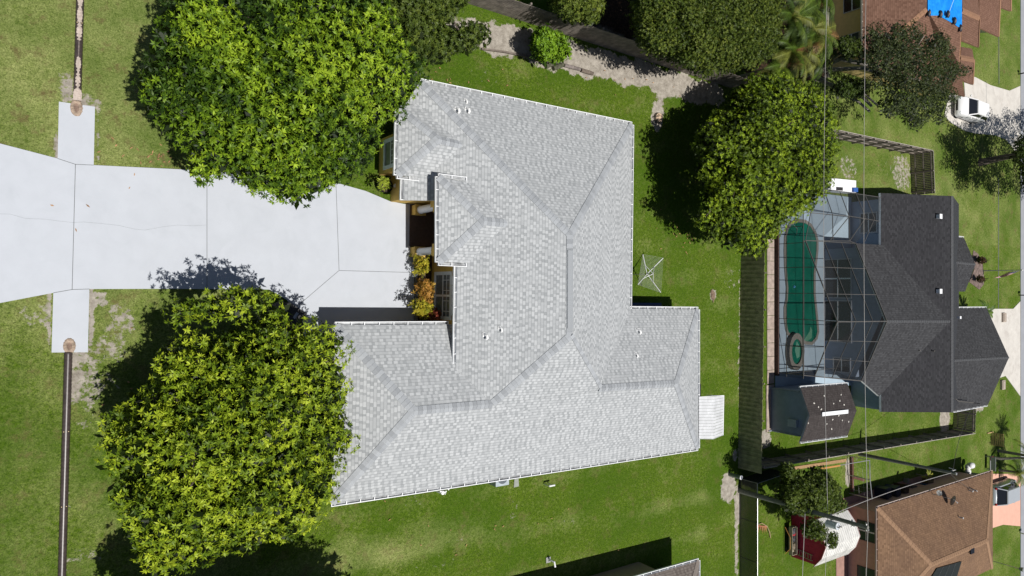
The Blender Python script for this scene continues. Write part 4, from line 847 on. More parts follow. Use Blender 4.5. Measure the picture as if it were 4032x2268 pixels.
# south wall
for t in (0, .33, .66, 1): p = lerp((XC, YS, zw), (xq, YS, zw), t)
for p in (aS, lerp(aS, bS, .5), bS): BM(p, (p[0], p[1], .03))
BM((XC, yS0, .9), (bS[0], yS0, .9)); BM((XC, yS0, zw), aS); BM(aS, bS, .09)
for a, b_, w_ in beams:
    mb = MB(); mb.beam(a, b_, w_, w_); mb.build('beam', M_BRZ, CG)
def scr(pts): mb = MB(); mb.face(pts); mb.build('screen', M_SCR, CG)
dz = -.03
scr([(XC, YN, .05), (XC, YS, .05), (XC, YS, zw), (XC, YN, zw)]); scr([(XC, yN, zw + dz), aN, pkF, (XC, pkF[1], zw + dz)]); scr([(XC, pkF[1], zw + dz), pkF, aS, (XC, yS0, zw + dz)])
scr([(a[0], a[1], a[2] + dz) for a in (aN, bN, pkB, pkF)]); scr([(a[0], a[1], a[2] + dz) for a in (pkF, pkB, bS, aS)]); scr([(a[0], a[1], a[2] + dz) for a in (tN1, tN2, tN3, cN3, cN2, cN1)]); scr([(a[0], a[1], a[2] + dz) for a in (cN1, cN2, cN3, bN, aN)]); scr([(XC, yS0, .05), (bS[0], yS0, .05), bS, aS, (XC, yS0, zw)])
mb = MB(); mb.box((XC - .03, (YN + YS) / 2, .16), (.14, YN - YS, .32)); mb.build('kerb_wall', flat('dark_brown_base', (.06, .035, .03), .9, .4, 6), CG)
mb = MB(); M_PAV = flat('stained_pavers', (.36, .29, .25), .9, .25, 3, bmp=.2, scale2=5)
a0_, a1_ = P(3019, 700, 0), P(3046, 700, 0); yA, yB = P(3030, 760, 0)[1], P(3030, 1512, 0)[1]; k = 14
for i in range(k): y0_, y1_ = yA + (yB - yA) * i / k, yA + (yB - yA) * (i + 1) / k; mb.prism([(a0_[0], y0_), (a1_[0], y0_), (a1_[0], y1_ + .03), (a0_[0], y1_ + .03)], -.02, .05)
y2_ = P(3025, 1700, 0)[1]; mb.prism([(a0_[0] - .1, yB - .06), (a0_[0] + .75, yB - .06), (a0_[0] + .75, y2_), (a0_[0] - .1, y2_)], -.02, .06)
struct(mb, 'paver_path', M_PAV)
# white patio block north of the cage
t = thing('patio_table', 'white flat-topped patio counter beside the mango, above the pool cage', 'patio counter', P(3320, 720, 0)); c = P(3310, 735, .9)
mb = MB(); q = [P(3262, 700, .9), P(3371, 711, .9), P(3371, 758, .9), P(3262, 748, .9)]; mb.prism([p[:2] for p in q], .02, .9); mb.build('counter', M_WHITE, t); mb = MB(); q = [P(3292, 736, .9), P(3317, 738, .9), P(3317, 751, .9), P(3292, 749, .9)]; mb.prism([p[:2] for p in q], .9, .94); mb.build('grill', flat('dark_iron', (.03, .028, .028), .5), t); mb = MB(); q = [P(3354, 740, .9), P(3371, 740, .9), P(3371, 757, .9), P(3354, 756, .9)]; mb.prism([p[:2] for p in q], .903, 1.05); mb.build('cooler', flat('deep_blue', (.03, .10, .35), .5), t)

# ------------------------------------------------------------------ blue shed
SH = thing('shed', 'slate blue garden shed with a brown shingle gable roof and white ridge strip', 'shed', P(3100, 1600, 0))
M_SHR = shingle('brown_black_shingle', (.040, .033, .032), (.072, .062, .060), (.016, .013, .013), wid=.3, blot=.3, tabk=.3)
zb = P(3034, 1540, 0); xs_ = zb[0]; zse = 2.55
w_n, w_s = P(3034, 1540, 0)[1], P(3034, 1687, 0)[1]
rn, rs_, rp = P(3152, 1527, zse), P(3154, 1740, zse), P(3188, 1637, 3.3); fn, fs, fp_ = P(3338, 1512, zse), P(3338, 1714, zse), P(3373, 1617, 3.3)
# gable roof, ridge along x
sp_ = [([rn, rp, fp_, fn], XE), ([rs_, fs, fp_, rp], XE)]; rsd = roof(SH, sp_, M_SHR, flat('blue_trim2', (.22, .26, .32), .7), .14)
mb = MB(); a, b_ = PP(3235, 1631, plane(rn, rp, fp_)), PP(3337, 1620, plane(rn, rp, fp_)); mb.beam((a[0], a[1], 3.33), (b_[0], b_[1], 3.33), .26, .05); mb.build('ridge_strip', M_WHITE, rsd)
gutter(SH, rn, fn, (0, 1, 0), .1); gutter(SH, rs_, fs, (0, -1, 0), .1)
for (a, b_) in ((3205, 1588), (3222, 1603), (3245, 1559), (3311, 1555), (3282, 1589), (3306, 1579), (3323, 1594), (3233, 1612), (3255, 1669), (3278, 1652), (3302, 1636), (3316, 1655), (3274, 1689), (3182, 1666), (3341, 1660)):
    p = PP(a, b_, plane(rn, rp, fp_) if b_ < 1625 else plane(rs_, fs, fp_)); mb = MB(); mb.box((p[0], p[1], p[2] + .012), (.13 * random.uniform(.6, 1.2), .09, .015), random.uniform(0, 3)); mb.build('patch', flat('pale_patch', (.55, .52, .48), .8), rsd)
xwl = rn[0] + .32; mb = MB(); xe_ = fn[0] - .3; ya_, yb_ = rn[1] - .3, rs_[1] + .3; mb.prism([(xwl, yb_), (xe_, yb_), (xe_, ya_), (xwl, ya_)], 0, 2.42); mb.face([(xwl, ya_, 2.42), (xwl, yb_, 2.42), (xwl, (ya_ + yb_) / 2, 3.2)]); mb.build('wall', M_BLUE, SH)
print('shed', xwl, zb, rn, ya_, yb_, w_n, w_s)
mb = MB(); q0, q1 = PX(3112, 1647, xwl), PX(3145, 1682, xwl); mb.hexa([(xwl - .02, q0[1], q0[2]), (xwl - .3, q0[1], q0[2]), (xwl - .3, q1[1], q0[2]), (xwl - .02, q1[1], q0[2])], [(xwl - .02, q0[1], q1[2]), (xwl - .3, q0[1], q1[2]), (xwl - .3, q1[1], q1[2]), (xwl - .02, q1[1], q1[2])]); mb.build('air_conditioner', flat('pale_blue_plastic', (.33, .38, .44), .5), SH)
mb = MB(); q = P(3056, 1688, 0); mb.tube([(xwl - .06, ya_ - .02, 2.3), (xwl - .06, ya_ - .02, .15), (xwl - .3, ya_ - .02, .08)], .045, 6); mb.tube([(xwl - .06, yb_ + .02, 2.3), (xwl - .06, yb_ + .02, .15), (xwl - .3, yb_ + .02, .08)], .045, 6); mb.build('downpipe', flat('blue_trim2', (.22, .26, .32), .7), SH)
mb = MB(); q = [P(3372, 1562, 0), P(3460, 1562, 0), P(3466, 1612, 0), P(3378, 1600, 0)]; mb.prism([p[:2] for p in q], -.02, .03); struct(mb, 'patio_slab', M_DECK)

# ------------------------------------------------------------------ house with the blue tarp (top right)
M_BRN = shingle('brown_shingle', (.135, .070, .047), (.225, .125, .088), (.055, .028, .020), wid=.34, blot=.35, tabk=.3); M_TANC = flat('tan_cap', (.30, .165, .10), .9, .15, 9); M_YEL = flat('yellow_stucco', (.62, .46, .19), .9, .08, 4, bmp=.15)
W1 = P(3277, 272, 0); xw1, yw1 = W1[0], W1[1]; ET = thing('house', 'ochre-walled house with a brown shingle roof partly covered by a bright blue tarp', 'house', (xw1 + 8, yw1 + 6, 0))
xe1, ye1 = xw1 - .35, yw1 - .4
def pe(px, z, y=None): p = P(px, 300, z); return p[0]
hA = (xe1, ye1, 2.6); hB = P(3650, 38, 5.2); far = yw1 + 14
hW2 = (xe1, far, 2.6); rS = P(3785, 112, 5.4); rN = (rS[0], far, 5.4); hBn = (hB[0], far, 5.2)
seE = (P(3800, 372, 2.6)[0], ye1, 2.6); sE2 = P(3778, 252, 4.6)
tpl = [([hA, hB, hBn, hW2], (0, 1, 0)), ([hA, (P(3742, 372, 2.6)[0], ye1, 2.6), seE, sE2, rS, hB], (1, 0, 0)), ([hB, rS, rN, hBn], (0, 1, 0)),
       ([P(3788, -60, 4.2), P(3848, -60, 3.7), P(3858, 72, 3.9), P(3790, 42, 4.6)], (1, 0, 0)), ([P(3790, 42, 4.6), P(3858, 72, 3.9), P(3853, 186, 2.6), P(3786, 160, 3.2)], (1, 0, 0)),
       ([P(3856, -60, 3.4), P(3941, -60, 3.4), P(3932, 145, 2.6), P(3857, 110, 2.8)], (1, 0, 0)), ([P(3941, -60, 3.0), P(3982, -60, 3.0), P(3980, 44, 2.6), P(3941, 30, 2.7)], (1, 0, 0)),
       ([P(3785, 184, 3.4), P(3828, 192, 2.9), P(3836, 236, 3.3), P(3783, 226, 4.2)], (1, 0, 0)), ([P(3783, 226, 4.2), P(3836, 236, 3.3), P(3831, 333, 2.5), P(3799, 322, 3.0), P(3779, 300, 3.6)], (1, 0, 0))]
rt = roof(ET, tpl, M_BRN, M_TANC, .12)
mb = MB(); tc_ = [cen(p) for p, e in tpl]
cap_strip(mb, hA, hB, tc_[0], tc_[1], .2, .3); mb.build('ridge_cap', M_TANC, rt); mb = MB(); cap_strip(mb, rS, sE2, (rS[0] - 1, rS[1], 4.9), (rS[0] + 1, rS[1], 4.9), .16, .3); mb.build('ridge_cap', M_TANC, rt)
mb = MB(); cap_strip(mb, P(3790, 42, 4.6), P(3858, 72, 3.9), tc_[3], tc_[4], .22, .3); mb.build('ridge_cap', M_TANC, rt); mb = MB(); cap_strip(mb, P(3783, 226, 4.2), P(3836, 236, 3.3), tc_[7], tc_[8], .22, .3); mb.build('ridge_cap', M_TANC, rt)
for a, b_ in ((P(3858, 72, 3.9), P(3853, 186, 2.6)), (P(3941, -60, 3.4), P(3932, 145, 2.6)), (P(3836, 236, 3.3), P(3831, 333, 2.5)), (P(3982, -60, 3), P(3980, 44, 2.6))):
    mb = MB(); mb.beam((a[0], a[1], a[2] + .02), (b_[0], b_[1], b_[2] + .02), .22, .03); mb.build('rake_board', M_TANC, rt)
gutter(ET, hW2, hA, (-1, 0, 0), .1, matg=flat('beige_gutter', (.50, .46, .40), .6))
mb = MB(); xeE = P(3930, 100, 0)[0] - 3; mb.prism([(xw1, yw1), (seE[0] - 1.2, yw1), (seE[0] - 1.2, yw1 + 4), (seE[0] - .4, yw1 + 5.6), (seE[0] - .4, far - .3), (xw1, far - .3)], 0, 2.44); mb.build('wall', M_YEL, ET)
mb = MB(); q = [P(3855, 110, 2.4), P(3895, 128, 2.4), P(3895, 128, .1), P(3855, 130, .1)]; mb.face(q); mb.build('side_wall', flat('beige_wall', (.5, .46, .38), .8), ET)
def win2(x, y0_, y1_, z0_, z1_, root, glass, trim): framed(x, min(y0_, y1_), max(y0_, y1_), z0_, z1_, glass, trim, .05, 1, 0, root, f=FB)
p0, p1 = PX(3335, 48, xw1), PX(3402, -40, xw1); win2(xw1, p0[1], p0[1] + 2.4, .95, 2.2, ET, M_DGL, flat('grey_trim', (.42, .42, .40), .6)); p0 = PX(3350, 222, xw1); win2(xw1, p0[1], p0[1] + 1.6, .95, 2.1, ET, flat('green_glass', (.03, .06, .055), .15), flat('grey_trim', (.42, .42, .40), .6))
# tarp and sandbags
TP = plane(hB, rS, rN); TPs = plane(hA, hB, rS)
M_TARP, nn_, bb_ = newmat('blue_tarp'); tcol = mixc(nn_, ramp(nn_, noise(nn_, 1.6, 5, None, .6, 1.2), [(.35, 0), (.7, 1)]), (.0, .20, .72), (.015, .33, .88)); nn_.links.new(tcol, bb_.inputs['Base Color']); bb_.inputs['Roughness'].default_value = .45; bump(nn_, noise(nn_, 3, 5, None, .6, 1.5), bb_, .5, .06)
up_ = lambda p, d=.05: (p[0], p[1], p[2] + d)
TA = thing('tarp', 'bright blue plastic tarp stretched over the brown roof and weighted with sandbags', 'tarp', hB)
mb = MB(); A_ = [up_(PP(3654, 62, TPs)), up_(PP(3690, 62, TPs)), up_(PP(3728, 67, TPs)), up_(PP(3765, 104, TPs)), up_(PP(3789, 112, TPs)), up_(PP(3784, 100, TPs)), up_(hB, .06)]; Bt = [up_(hB, .06), up_(rS, .05), (rS[0], far, 5.46), (hB[0] - .02, far, 5.26)]
mb.face(Bt); mb.face([up_(PP(3654, 62, TPs)), up_(PP(3690, 62, TPs)), up_(PP(3728, 67, TPs)), up_(PP(3765, 104, TPs)), up_(PP(3783, 112, TPs)), up_(rS, .05), up_(hB, .06)])
o_ = mb.build('sheet', M_TARP, TA)
mb = MB(); a, b_ = PP(3735, 45, TP), PP(3762, -30, TP); mb.beam(up_(a, .065), up_(b_, .065), .05, .02); mb.build('crease', flat('tarp_light', (.35, .62, .85), .5), o_)
for i, (a, b_, lb) in enumerate(((3653, 52, 'sandbag at the lower left corner of the blue tarp'), (3699, 57, 'second sandbag from the left along the tarp edge'), (3728, 57, 'middle sandbag where the tarp edge turns downwards'), (3754, 83, 'fourth sandbag on the slanting edge of the blue tarp'), (3777, 112, 'sandbag at the lowest right tip of the blue tarp'))):
    p = up_(PP(a, b_, TPs), .09); mb = MB(); mb.ell((p[0], p[1], p[2]), (.17, .30, .12), 10, 6); o = mb.build('sandbag', flat('black_bag', (.02, .02, .03), .5), None, True, origin=p); tag(o, lb, 'sandbag', 'sandbags on the blue tarp')
    mb = MB(); mb.ell((p[0] - .03, p[1] - .02, p[2] + .05), (.07, .17, .075), 8, 6); c_ = mb.build('sand_fill', flat('bag_sand', (.30, .24, .18), .8), o, True)
# drive, white car
sheet([(3795, 300), (3840, 303), (3900, 335), (3975, 357), (4018, 338), (4018, 560), (4000, 600), (3985, 575), (3960, 548), (3920, 532), (3840, 525), (3800, 515), (3745, 483), (3720, 455), (3725, 420), (3740, 372), (3800, 376)], -.05, .035, 'neighbour_driveway', M_CONC)
sheet([(3765, 1216), (3990, 1216), (4018, 1226 - 40), (4018, 1560), (3960, 1480), (3900, 1500)], -.05, .036, 'concrete_apron', M_CONC)
strip([(3883, 318), (3885, 527)], .04, .042, 'joint', M_JOINT); 
def car(name, label, cat, loc, rz, L, W, Hh, body, long_roof=True):
    t = thing(name, label, cat, (0, 0, 0)); 
    prof = [(-L / 2, .45, .75), (-L / 2 + .06, .38, .98), (-L / 2 + .5, .34, 1.02), (-L * .02, .32, 1.06), (L / 2 - .6, .34, 1.04), (L / 2 - .1, .4, .9), (L / 2, .48, .72)]
    # lower body: cross-sections along x, rounded at the sides
    def loft(secs, nm, mat, par, smooth=True):
        mb = MB()
        for i in range(len(secs) - 1):
            a, b = secs[i], secs[i + 1]
            for j in range(len(a)): k = (j + 1) % len(a); mb.face([a[j], a[k], b[k], b[j]])
        mb.face(secs[0][::-1]); mb.face(secs[-1]); return mb.build(nm, mat, par, smooth)
    def sec(x, zl, zt, w0, w1): return [(x, -w0, zl), (x, -w0 * 1.02, (zl + zt) * .5), (x, -w1, zt - .05), (x, -w1 + .1, zt), (x, w1 - .1, zt), (x, w1, zt - .05), (x, w0 * 1.02, (zl + zt) * .5), (x, w0, zl)]
    hw = W / 2
    b = loft([sec(-L / 2, .42, .62, hw * .74, hw * .72), sec(-L / 2 + .12, .28, .80, hw * .9, hw * .84), sec(-L / 2 + .55, .24, .98, hw, hw * .92), sec(-L / 2 + 1.1, .24, 1.04, hw, hw * .93), sec(0, .24, 1.07, hw, hw * .95), sec(L / 2 - .7, .24, 1.08, hw, hw * .95), sec(L / 2 - .15, .28, 1.02, hw * .95, hw * .9), sec(L / 2, .42, .80, hw * .84, hw * .8)], 'body', body, t)
    x0, x1, x2, x3 = -L / 2 + 1.05, -L / 2 + 1.85, L / 2 - .65, L / 2 - .12
    mb = MB(); cl = lambda x, z, w: [(x, -w, z), (x, w, z)]
    A_, B_, C_, D_ = cl(x0, 1.03, hw * .86), cl(x1, Hh - .05, hw * .68), cl(x2, Hh - .07, hw * .68), cl(x3, 1.05, hw * .84)
    M_CG = flat('car_glass', (.012, .014, .018), .06, .1, 2, spec=.8)
    for q in ([A_[0], A_[1], B_[1], B_[0]], [C_[0], C_[1], D_[1], D_[0]], [A_[0], B_[0], C_[0], D_[0]], [A_[1], D_[1], C_[1], B_[1]]): mb.face(q)
    mb.build('windows', M_CG, t)
    mb = MB(); r = [(x1 - .08, -hw * .68), (x1 + .15, -hw * .71), (x2 - .1, -hw * .71), (x2 + .1, -hw * .66), (x2 + .1, hw * .66), (x2 - .1, hw * .71), (x1 + .15, hw * .71), (x1 - .08, hw * .68)]
    mb.hexa([(x, y, Hh - .09) for x, y in r], [(x * .985, y * .93, Hh) for x, y in r]); mb.build('roof_panel', body, t, True)
    mb = MB()
    for s in (-1, 1):
        for (p, q) in ((A_, B_), (C_, D_)): k = 0 if s < 0 else 1; mb.beam(p[k], q[k], .09, .06)
        xm = (x1 + x2) / 2; mb.beam((xm, s * hw * .86, 1.05), (xm, s * hw * .69, Hh - .07), .08, .05)
    mb.build('pillars', body, t)
    M_TY = flat('tyre', (.02, .02, .02), .8); M_RIM = flat('rim', (.45, .46, .48), .3, .05, 5, metal=.8)
    for sx_ in (-L / 2 + .85, L / 2 - .85):
        for sy in (-1, 1):
            mb = MB(); mb.tube([(sx_, sy * (hw - .2), .33), (sx_, sy * (hw + .015), .33)], .33, 18); wh = mb.build('wheel', M_TY, t); mb = MB(); mb.tube([(sx_, sy * (hw - .05), .33), (sx_, sy * (hw + .022), .33)], .2, 12); mb.build('rim', M_RIM, wh)
    for s in (-1, 1):
        mb = MB(); mb.ell((-L / 2 + .2, s * hw * .68, .74), (.14, .2, .09), 8, 6); mb.build('headlight', flat('lamp_clear', (.7, .72, .75), .1), t, True); mb = MB(); mb.ell((L / 2 - .08, s * hw * .78, .92), (.07, .12, .12), 8, 6); mb.build('tail_light', flat('lamp_red', (.4, .02, .02), .2), t, True)
        mb = MB(); mb.ell((x0 + .3, s * (hw + .1), 1.08), (.09, .1, .07), 8, 6); mb.build('wing_mirror', body, t, True)
    mb = MB(); mb.beam((-L / 2 - .005, -hw * .5, .52), (-L / 2 - .005, hw * .5, .52), .03, .18); mb.build('grille', flat('black_plastic', (.02, .02, .02), .5), t)
    t.location = loc; t.rotation_euler = (0, 0, rz); return t
M_CW = flat('car_white', (.80, .80, .81), .2, .02, 2, spec=.6); M_CS = flat('car_silver', (.52, .55, .58), .25, .03, 2, metal=.3, spec=.6)
a, b_ = P(3779, 488, 0), P(3846, 511, 0); rz = atan2(b_[1] - a[1], b_[0] - a[0]); mx_ = ((a[0] + b_[0]) / 2, (a[1] + b_[1]) / 2); off = .85
car('parked_car', 'white hatchback parked on the pale driveway beneath the oak at the top right', 'car', (mx_[0] - sin(rz) * off - 1.2, mx_[1] + cos(rz) * off + .45, .035), rz, 4.5, 1.8, 1.5, M_CW)
# ------------------------------------------------------------------ brown-roofed house, bottom right
M_BR2 = shingle('light_brown_shingle', (.16, .094, .055), (.265, .160, .096), (.085, .045, .030), wid=.36, blot=.45, tint=(.10, .06, .045), tabk=.3); M_TAN2 = flat('tan_cap2', (.29, .175, .105), .9, .15, 9)
M_SAL = flat('salmon_stucco', (.60, .36, .28), .9, .08, 4, bmp=.15); M_GPK = flat('pinkish_gutter', (.50, .38, .34), .6)
n0, n1 = P(3456, 1982, 2.6), P(3909, 1872, 2.6); BH = thing('house', 'salmon-walled house with a tan-brown shingle roof carrying satellite dishes and dark solar panels', 'house', ((n0[0] + n1[0]) / 2, n0[1] - 6, 0))
yv = (n0[1] + n1[1]) / 2; n0 = (n0[0], yv, 2.6); n1 = (n1[0], yv, 2.6); k0 = P(3671, 2212, 4.75); k1 = P(3889, 2142, 4.75); ky = (k0[1] + k1[1]) / 2; k0 = (k0[0], ky, 4.75); k1 = (k1[0], ky, 4.75); sy = 2 * ky - yv
s0, s1 = (n0[0], sy, 2.6), (n1[0], sy, 2.6)
bp2 = [([n0, k0, k1, n1], XE), ([n0, s0, k0], Y), ([s0, s1, k1, k0], XE), ([n1, k1, s1], Y)]
# a ridge wing pushing south
rb2 = roof(BH, bp2, M_BR2, M_TAN2, .13); b2c = [cen(p) for p, e in bp2]; mb = MB()
for a, b_, i, j in ((n0, k0, 0, 1), (n1, k1, 0, 3), (s0, k0, 1, 2), (s1, k1, 2, 3), (k0, k1, 0, 2)): mb = MB(); cap_strip(mb, a, b_, b2c[i], b2c[j], .2, .3); mb.build('ridge_cap', M_TAN2, rb2)
gutter(BH, n0, n1, (0, 1, 0), .12, matg=M_GPK, step=.75); gutter(BH, s0, n0, (-1, 0, 0), .12, matg=M_GPK, step=.75)
mb = MB(); mb.prism([(n0[0] + .5, yv - .5), (n1[0] - .5, yv - .5), (n1[0] - .5, sy + .5), (n0[0] + .5, sy + .5)], 0, 2.46); mb.build('wall', M_SAL, BH)
xb = n0[0] + .5
for (ya, yb) in ((2058, 2130), (2240, 2330)):
    q0, q1 = PX(3420, ya, xb), PX(3420, yb, xb); framed(xb, q1[1], q0[1], .8, 2.1, flat('green_glass', (.03, .06, .055), .15), flat('dark_frame', (.06, .06, .06), .6), .05, 1, 0, BH, f=FB)
PSo = plane(s0, s1, k1); mb = MB(); q = [up_(PP(3652, 2290, PSo), .09), up_(PP(3684, 2237, PSo), .09), up_(PP(3782, 2209, PSo), .09), up_(PP(3757, 2290, PSo), .09)]
mb.hexa([(p[0], p[1], p[2] - .05) for p in q], q); mb.build('solar_panel', flat('panel_black', (.012, .013, .018), .4, .2, 2, spec=.25), rb2)
q_ = [np.array(p) for p in q]
for t in (.25, .5, .75): mb = MB(); a, b_ = q_[0] * (1 - t) + q_[3] * t, q_[1] * (1 - t) + q_[2] * t; mb.beam(up_(a, .01), up_(b_, .01), .02, .015); mb.build('panel_seam', flat('seam', (.25, .25, .25), .4), rb2)
mb = MB(); p = PP(3824, 2166, PSo); mb.box((p[0], p[1], p[2] + .06), (.6, .5, .1)); mb.build('skylight', flat('panel_black', (.012, .013, .018), .15), rb2)
PNo = plane(n0, n1, k0)
def pipe_up(px, py, pl, par, h=.35, r=.05): p = PP(px, py, pl); mb = MB(); mb.cyl((p[0], p[1], p[2] - .05), r, h, 8); mb.cyl((p[0], p[1], p[2] + h - .06), r * 1.6, .05, 8); mb.build('vent_pipe', flat('vent_grey', (.42, .42, .42), .6), par)
pipe_up(3775, 2036, PNo, rb2); pipe_up(3814, 1931, PNo, rb2)
p = PP(3818, 1925, PNo); mb = MB(); mb.tube([p, (p[0], p[1], p[2] + .5), PP(3848, 1935, PNo)], .035, 6); mb.build('service_mast', flat('vent_grey', (.42, .42, .42), .6), rb2)
def dish(px, py, label, s, az):
    p = PP(px, py, PNo); t = thing('satellite_dish', label, 'satellite dish', p); mb = MB(); mb.tube([(p[0], p[1], p[2] - .05), (p[0], p[1], p[2] + .45)], .03, 8); mb.tube([(p[0], p[1], p[2] + .45), (p[0] + .25 * cos(az), p[1] + .25 * sin(az), p[2] + .5)], .025, 6); mb.build('mast', flat('dish_grey', (.28, .28, .27), .5), t)
    c = Vector((p[0] + .25 * cos(az), p[1] + .25 * sin(az), p[2] + .55)); n = Vector((cos(az) * .75, sin(az) * .75, .66)).normalized(); u_ = n.cross(Vector((0, 0, 1))).normalized(); v_ = n.cross(u_); mb = MB(); N = 20
    for k in range(4):
        for i in range(N):
            f_ = lambda r, a_: tuple(c + (u_ * cos(a_) + v_ * sin(a_) * .9) * (s * r) + n * (.3 * s * r * r)); a0, a1 = 2 * pi * i / N, 2 * pi * (i + 1) / N; mb.face([f_(k / 4, a0), f_((k + 1) / 4, a0), f_((k + 1) / 4, a1), f_(k / 4, a1)] if k else [f_(0, 0), f_(.25, a0), f_(.25, a1)])
    mb.build('dish', flat('dish_grey', (.28, .28, .27), .5), t, True); mb = MB(); e = c + n * s * 1.1 - v_ * 0; mb.tube([tuple(c - v_ * s * .8), tuple(e)], .015, 6); mb.ell(tuple(e), (.06, .06, .06), 8, 6); mb.build('feed_arm', flat('vent_grey', (.42, .42, .42), .6), t)
dish(3712, 1956, 'round grey satellite dish in the upper middle of the tan-brown roof', .42, -.6); dish(3672, 1945, 'small dark antenna dish at the gutter of the tan-brown roof, left of the larger dish', .24, 2.2)
sheet([(3905, 1866), (4018, 1866), (4018, 2072), (3950, 2066), (3905, 2080)], -.05, .035, 'salmon_driveway', flat('salmon_paint', (.66, .38, .29), .8, .05, 2))
p = P(3925, 1978, 0); car('parked_car', 'silver minivan half hidden behind the tan-brown roof on the salmon driveway', 'car', (p[0] - .2, p[1] + 1.2, .035), pi, 4.9, 1.9, 1.75, M_CS)
M_PPK = flat('pink_patio', (.34, .20, .165), .85, .12, 3, scale2=2); mb = MB(); q = [P(3330, 1960, 0), P(3570, 1885, 0), P(3760, 1850, 0)]
mb.prism([(xb - 1.6, sy), (xb, sy), (xb, yv - .5), (n1[0] - 6, yv - .5), (n1[0] - 6, yv + .1), (xb - 1.6, yv + .1)], -.05, .03); struct(mb, 'pink_patio', M_PPK)
# ------------------------------------------------------------------ house corner at the bottom edge
m1 = P(2752, 2208, 2.35); BL = thing('house', 'neighbouring house whose tan wall and brown-grey roof corner enter at the bottom edge', 'house', (m1[0] - 6, m1[1] - 6, 0)); m0 = (m1[0] - 16, m1[1] + .3, 2.35); mE = (m1[0], m1[1] - 11, 2.35); mW = (m0[0], mE[1], 2.6); mr = (m1[0] - 5.5, m1[1] - 5.5, 4.65); ml = (m0[0] + 5.5, mr[1], 4.65)
M_TPE = shingle('taupe_shingle', (.12, .10, .09), (.21, .18, .16), (.05, .04, .035), tabk=.4); bp3 = [([m0, ml, mr, m1], XE), ([m1, mr, mE], Y), ([mE, mr, ml, mW], XE), ([mW, ml, m0], Y)]
rb3 = roof(BL, bp3, M_TPE); mb = MB(); cap_strip(mb, m1, mr, cen(bp3[0][0]), cen(bp3[1][0]), .18, .25); mb.build('ridge_cap', flat('taupe_cap', (.2, .17, .15), .9), rb3); gutter(BL, m0, m1, (0, 1, 0), .12); gutter(BL, m1, mE, (1, 0, 0), .12)
mb = MB(); mb.prism([(m0[0] + .5, m0[1] - .55), (m1[0] - 2.6, m0[1] - .55), (m1[0] - 2.3, m0[1] - 1.3), (m1[0] - .5, m0[1] - 1.3), (m1[0] - .5, mE[1] + .5), (m0[0] + .5, mE[1] + .5)], 0, 2.2); mb.build('wall', flat('tan_stucco', (.30, .235, .17), .9, .06, 4), BL)

# ------------------------------------------------------------------ poles and wires
M_POLE = flat('weathered_concrete_pole', (.155, .16, .14), .9, .25, 6, bmp=.2); M_WIRE = flat('wire', (.40, .38, .37), .6, .1); M_DW = flat('dark_wire', (.06, .06, .06), .6)
pa = P(2911, 1932, 0); PA = thing('utility_pole', 'tall grey-green utility pole with a transformer, beside the red shed', 'utility pole', pa); hA_ = 8.85
mb = MB(); mb.tube([pa, (pa[0], pa[1], hA_)], [.17, .11], 14); mb.build('pole', M_POLE, PA, True)
for z in (6.6, 7.9, 8.75): mb = MB(); mb.tube([(pa[0], pa[1] - .2, z), (pa[0], pa[1] + .2, z)], .045, 8); mb.cyl((pa[0], pa[1] - .12, z), .05, .14, 8); mb.build('insulator', M_GALV, PA)
tcx = (pa[0] - .02, pa[1] - .42, 6.35); TR = thing('transformer', 'pale grey cylindrical transformer hung on the utility pole over the white shed roof', 'transformer', tcx); mb = MB(); mb.cyl(tcx, .21, .65, 18); mb.cyl((tcx[0], tcx[1], tcx[2] + .65), .22, .05, 18); mb.build('tank', flat('transformer_grey', (.55, .58, .62), .4), TR, True)
for dx in (-.1, .12): mb = MB(); mb.cyl((tcx[0] + dx, tcx[1] - .02, tcx[2] + .68), .035, .2, 8); mb.build('bushing', flat('porcelain', (.35, .33, .3), .3), TR)
pb = P(3384, 1788, 0); PB = thing('utility_pole', 'slim grey-green service pole behind the long grey board fence', 'utility pole', pb); hB_ = 7.0
mb = MB(); mb.tube([pb, (pb[0], pb[1], hB_)], [.15, .10], 12); mb.build('pole', M_POLE, PB, True); mb = MB(); mb.tube([(pb[0] - .05, pb[1] + .12, 6.7), (pb[0] + .2, pb[1] + .2, 6.9), (pb[0] + .1, pb[1] + .28, 6.5)], .03, 6); mb.cyl((pb[0], pb[1] - .02, hB_), .09, .06, 8); mb.build('bracket', M_GALV, PB)
def wire(a, b_, sag, r, label, mat=M_WIRE, name='power_line', group=None):
    a, b_ = Vector(a), Vector(b_); pts = []
    for i in range(25): t = i / 24; p = a.lerp(b_, t); p.z -= sag * 4 * t * (1 - t); pts.append(tuple(p))
    mb = MB(); mb.tube(pts, r, 5, False); o = mb.build(name, mat, None, origin=tuple(a)); tag(o, label, 'power line', group)
wire((pa[0], pa[1], 8.85), (pa[0] + .3, pa[1] + 42, 8.9), .35, .014, 'upper power line crossing the pool house northwards to the top edge')
wire((pa[0], pa[1], 8.85), (pa[0] - .2, pa[1] - 30, 8.9), .3, .014, 'power line leaving the pole top downwards past the salmon wall windows')
wire((pa[0], pa[1], 6.4), (pa[0] + .3, pa[1] + 42, 6.6), .45, .013, 'lower power line running over the blue shed and the pool cage')
wire((pa[0], pa[1], 6.4), (pa[0] - .2, pa[1] - 30, 6.2), .3, .013, 'lower power line dropping over the white shed roof to the bottom edge')
wire((pa[0], pa[1] - .1, 4.9), (pa[0] - .3, pa[1] - 30, 4.6), .25, .016, 'low cable crossing the dark red shed wall towards the bottom edge')
wire((pb[0], pb[1], 6.75), (pa[0], pa[1], 6.45), .3, .018, 'service cable strung between the two utility poles')
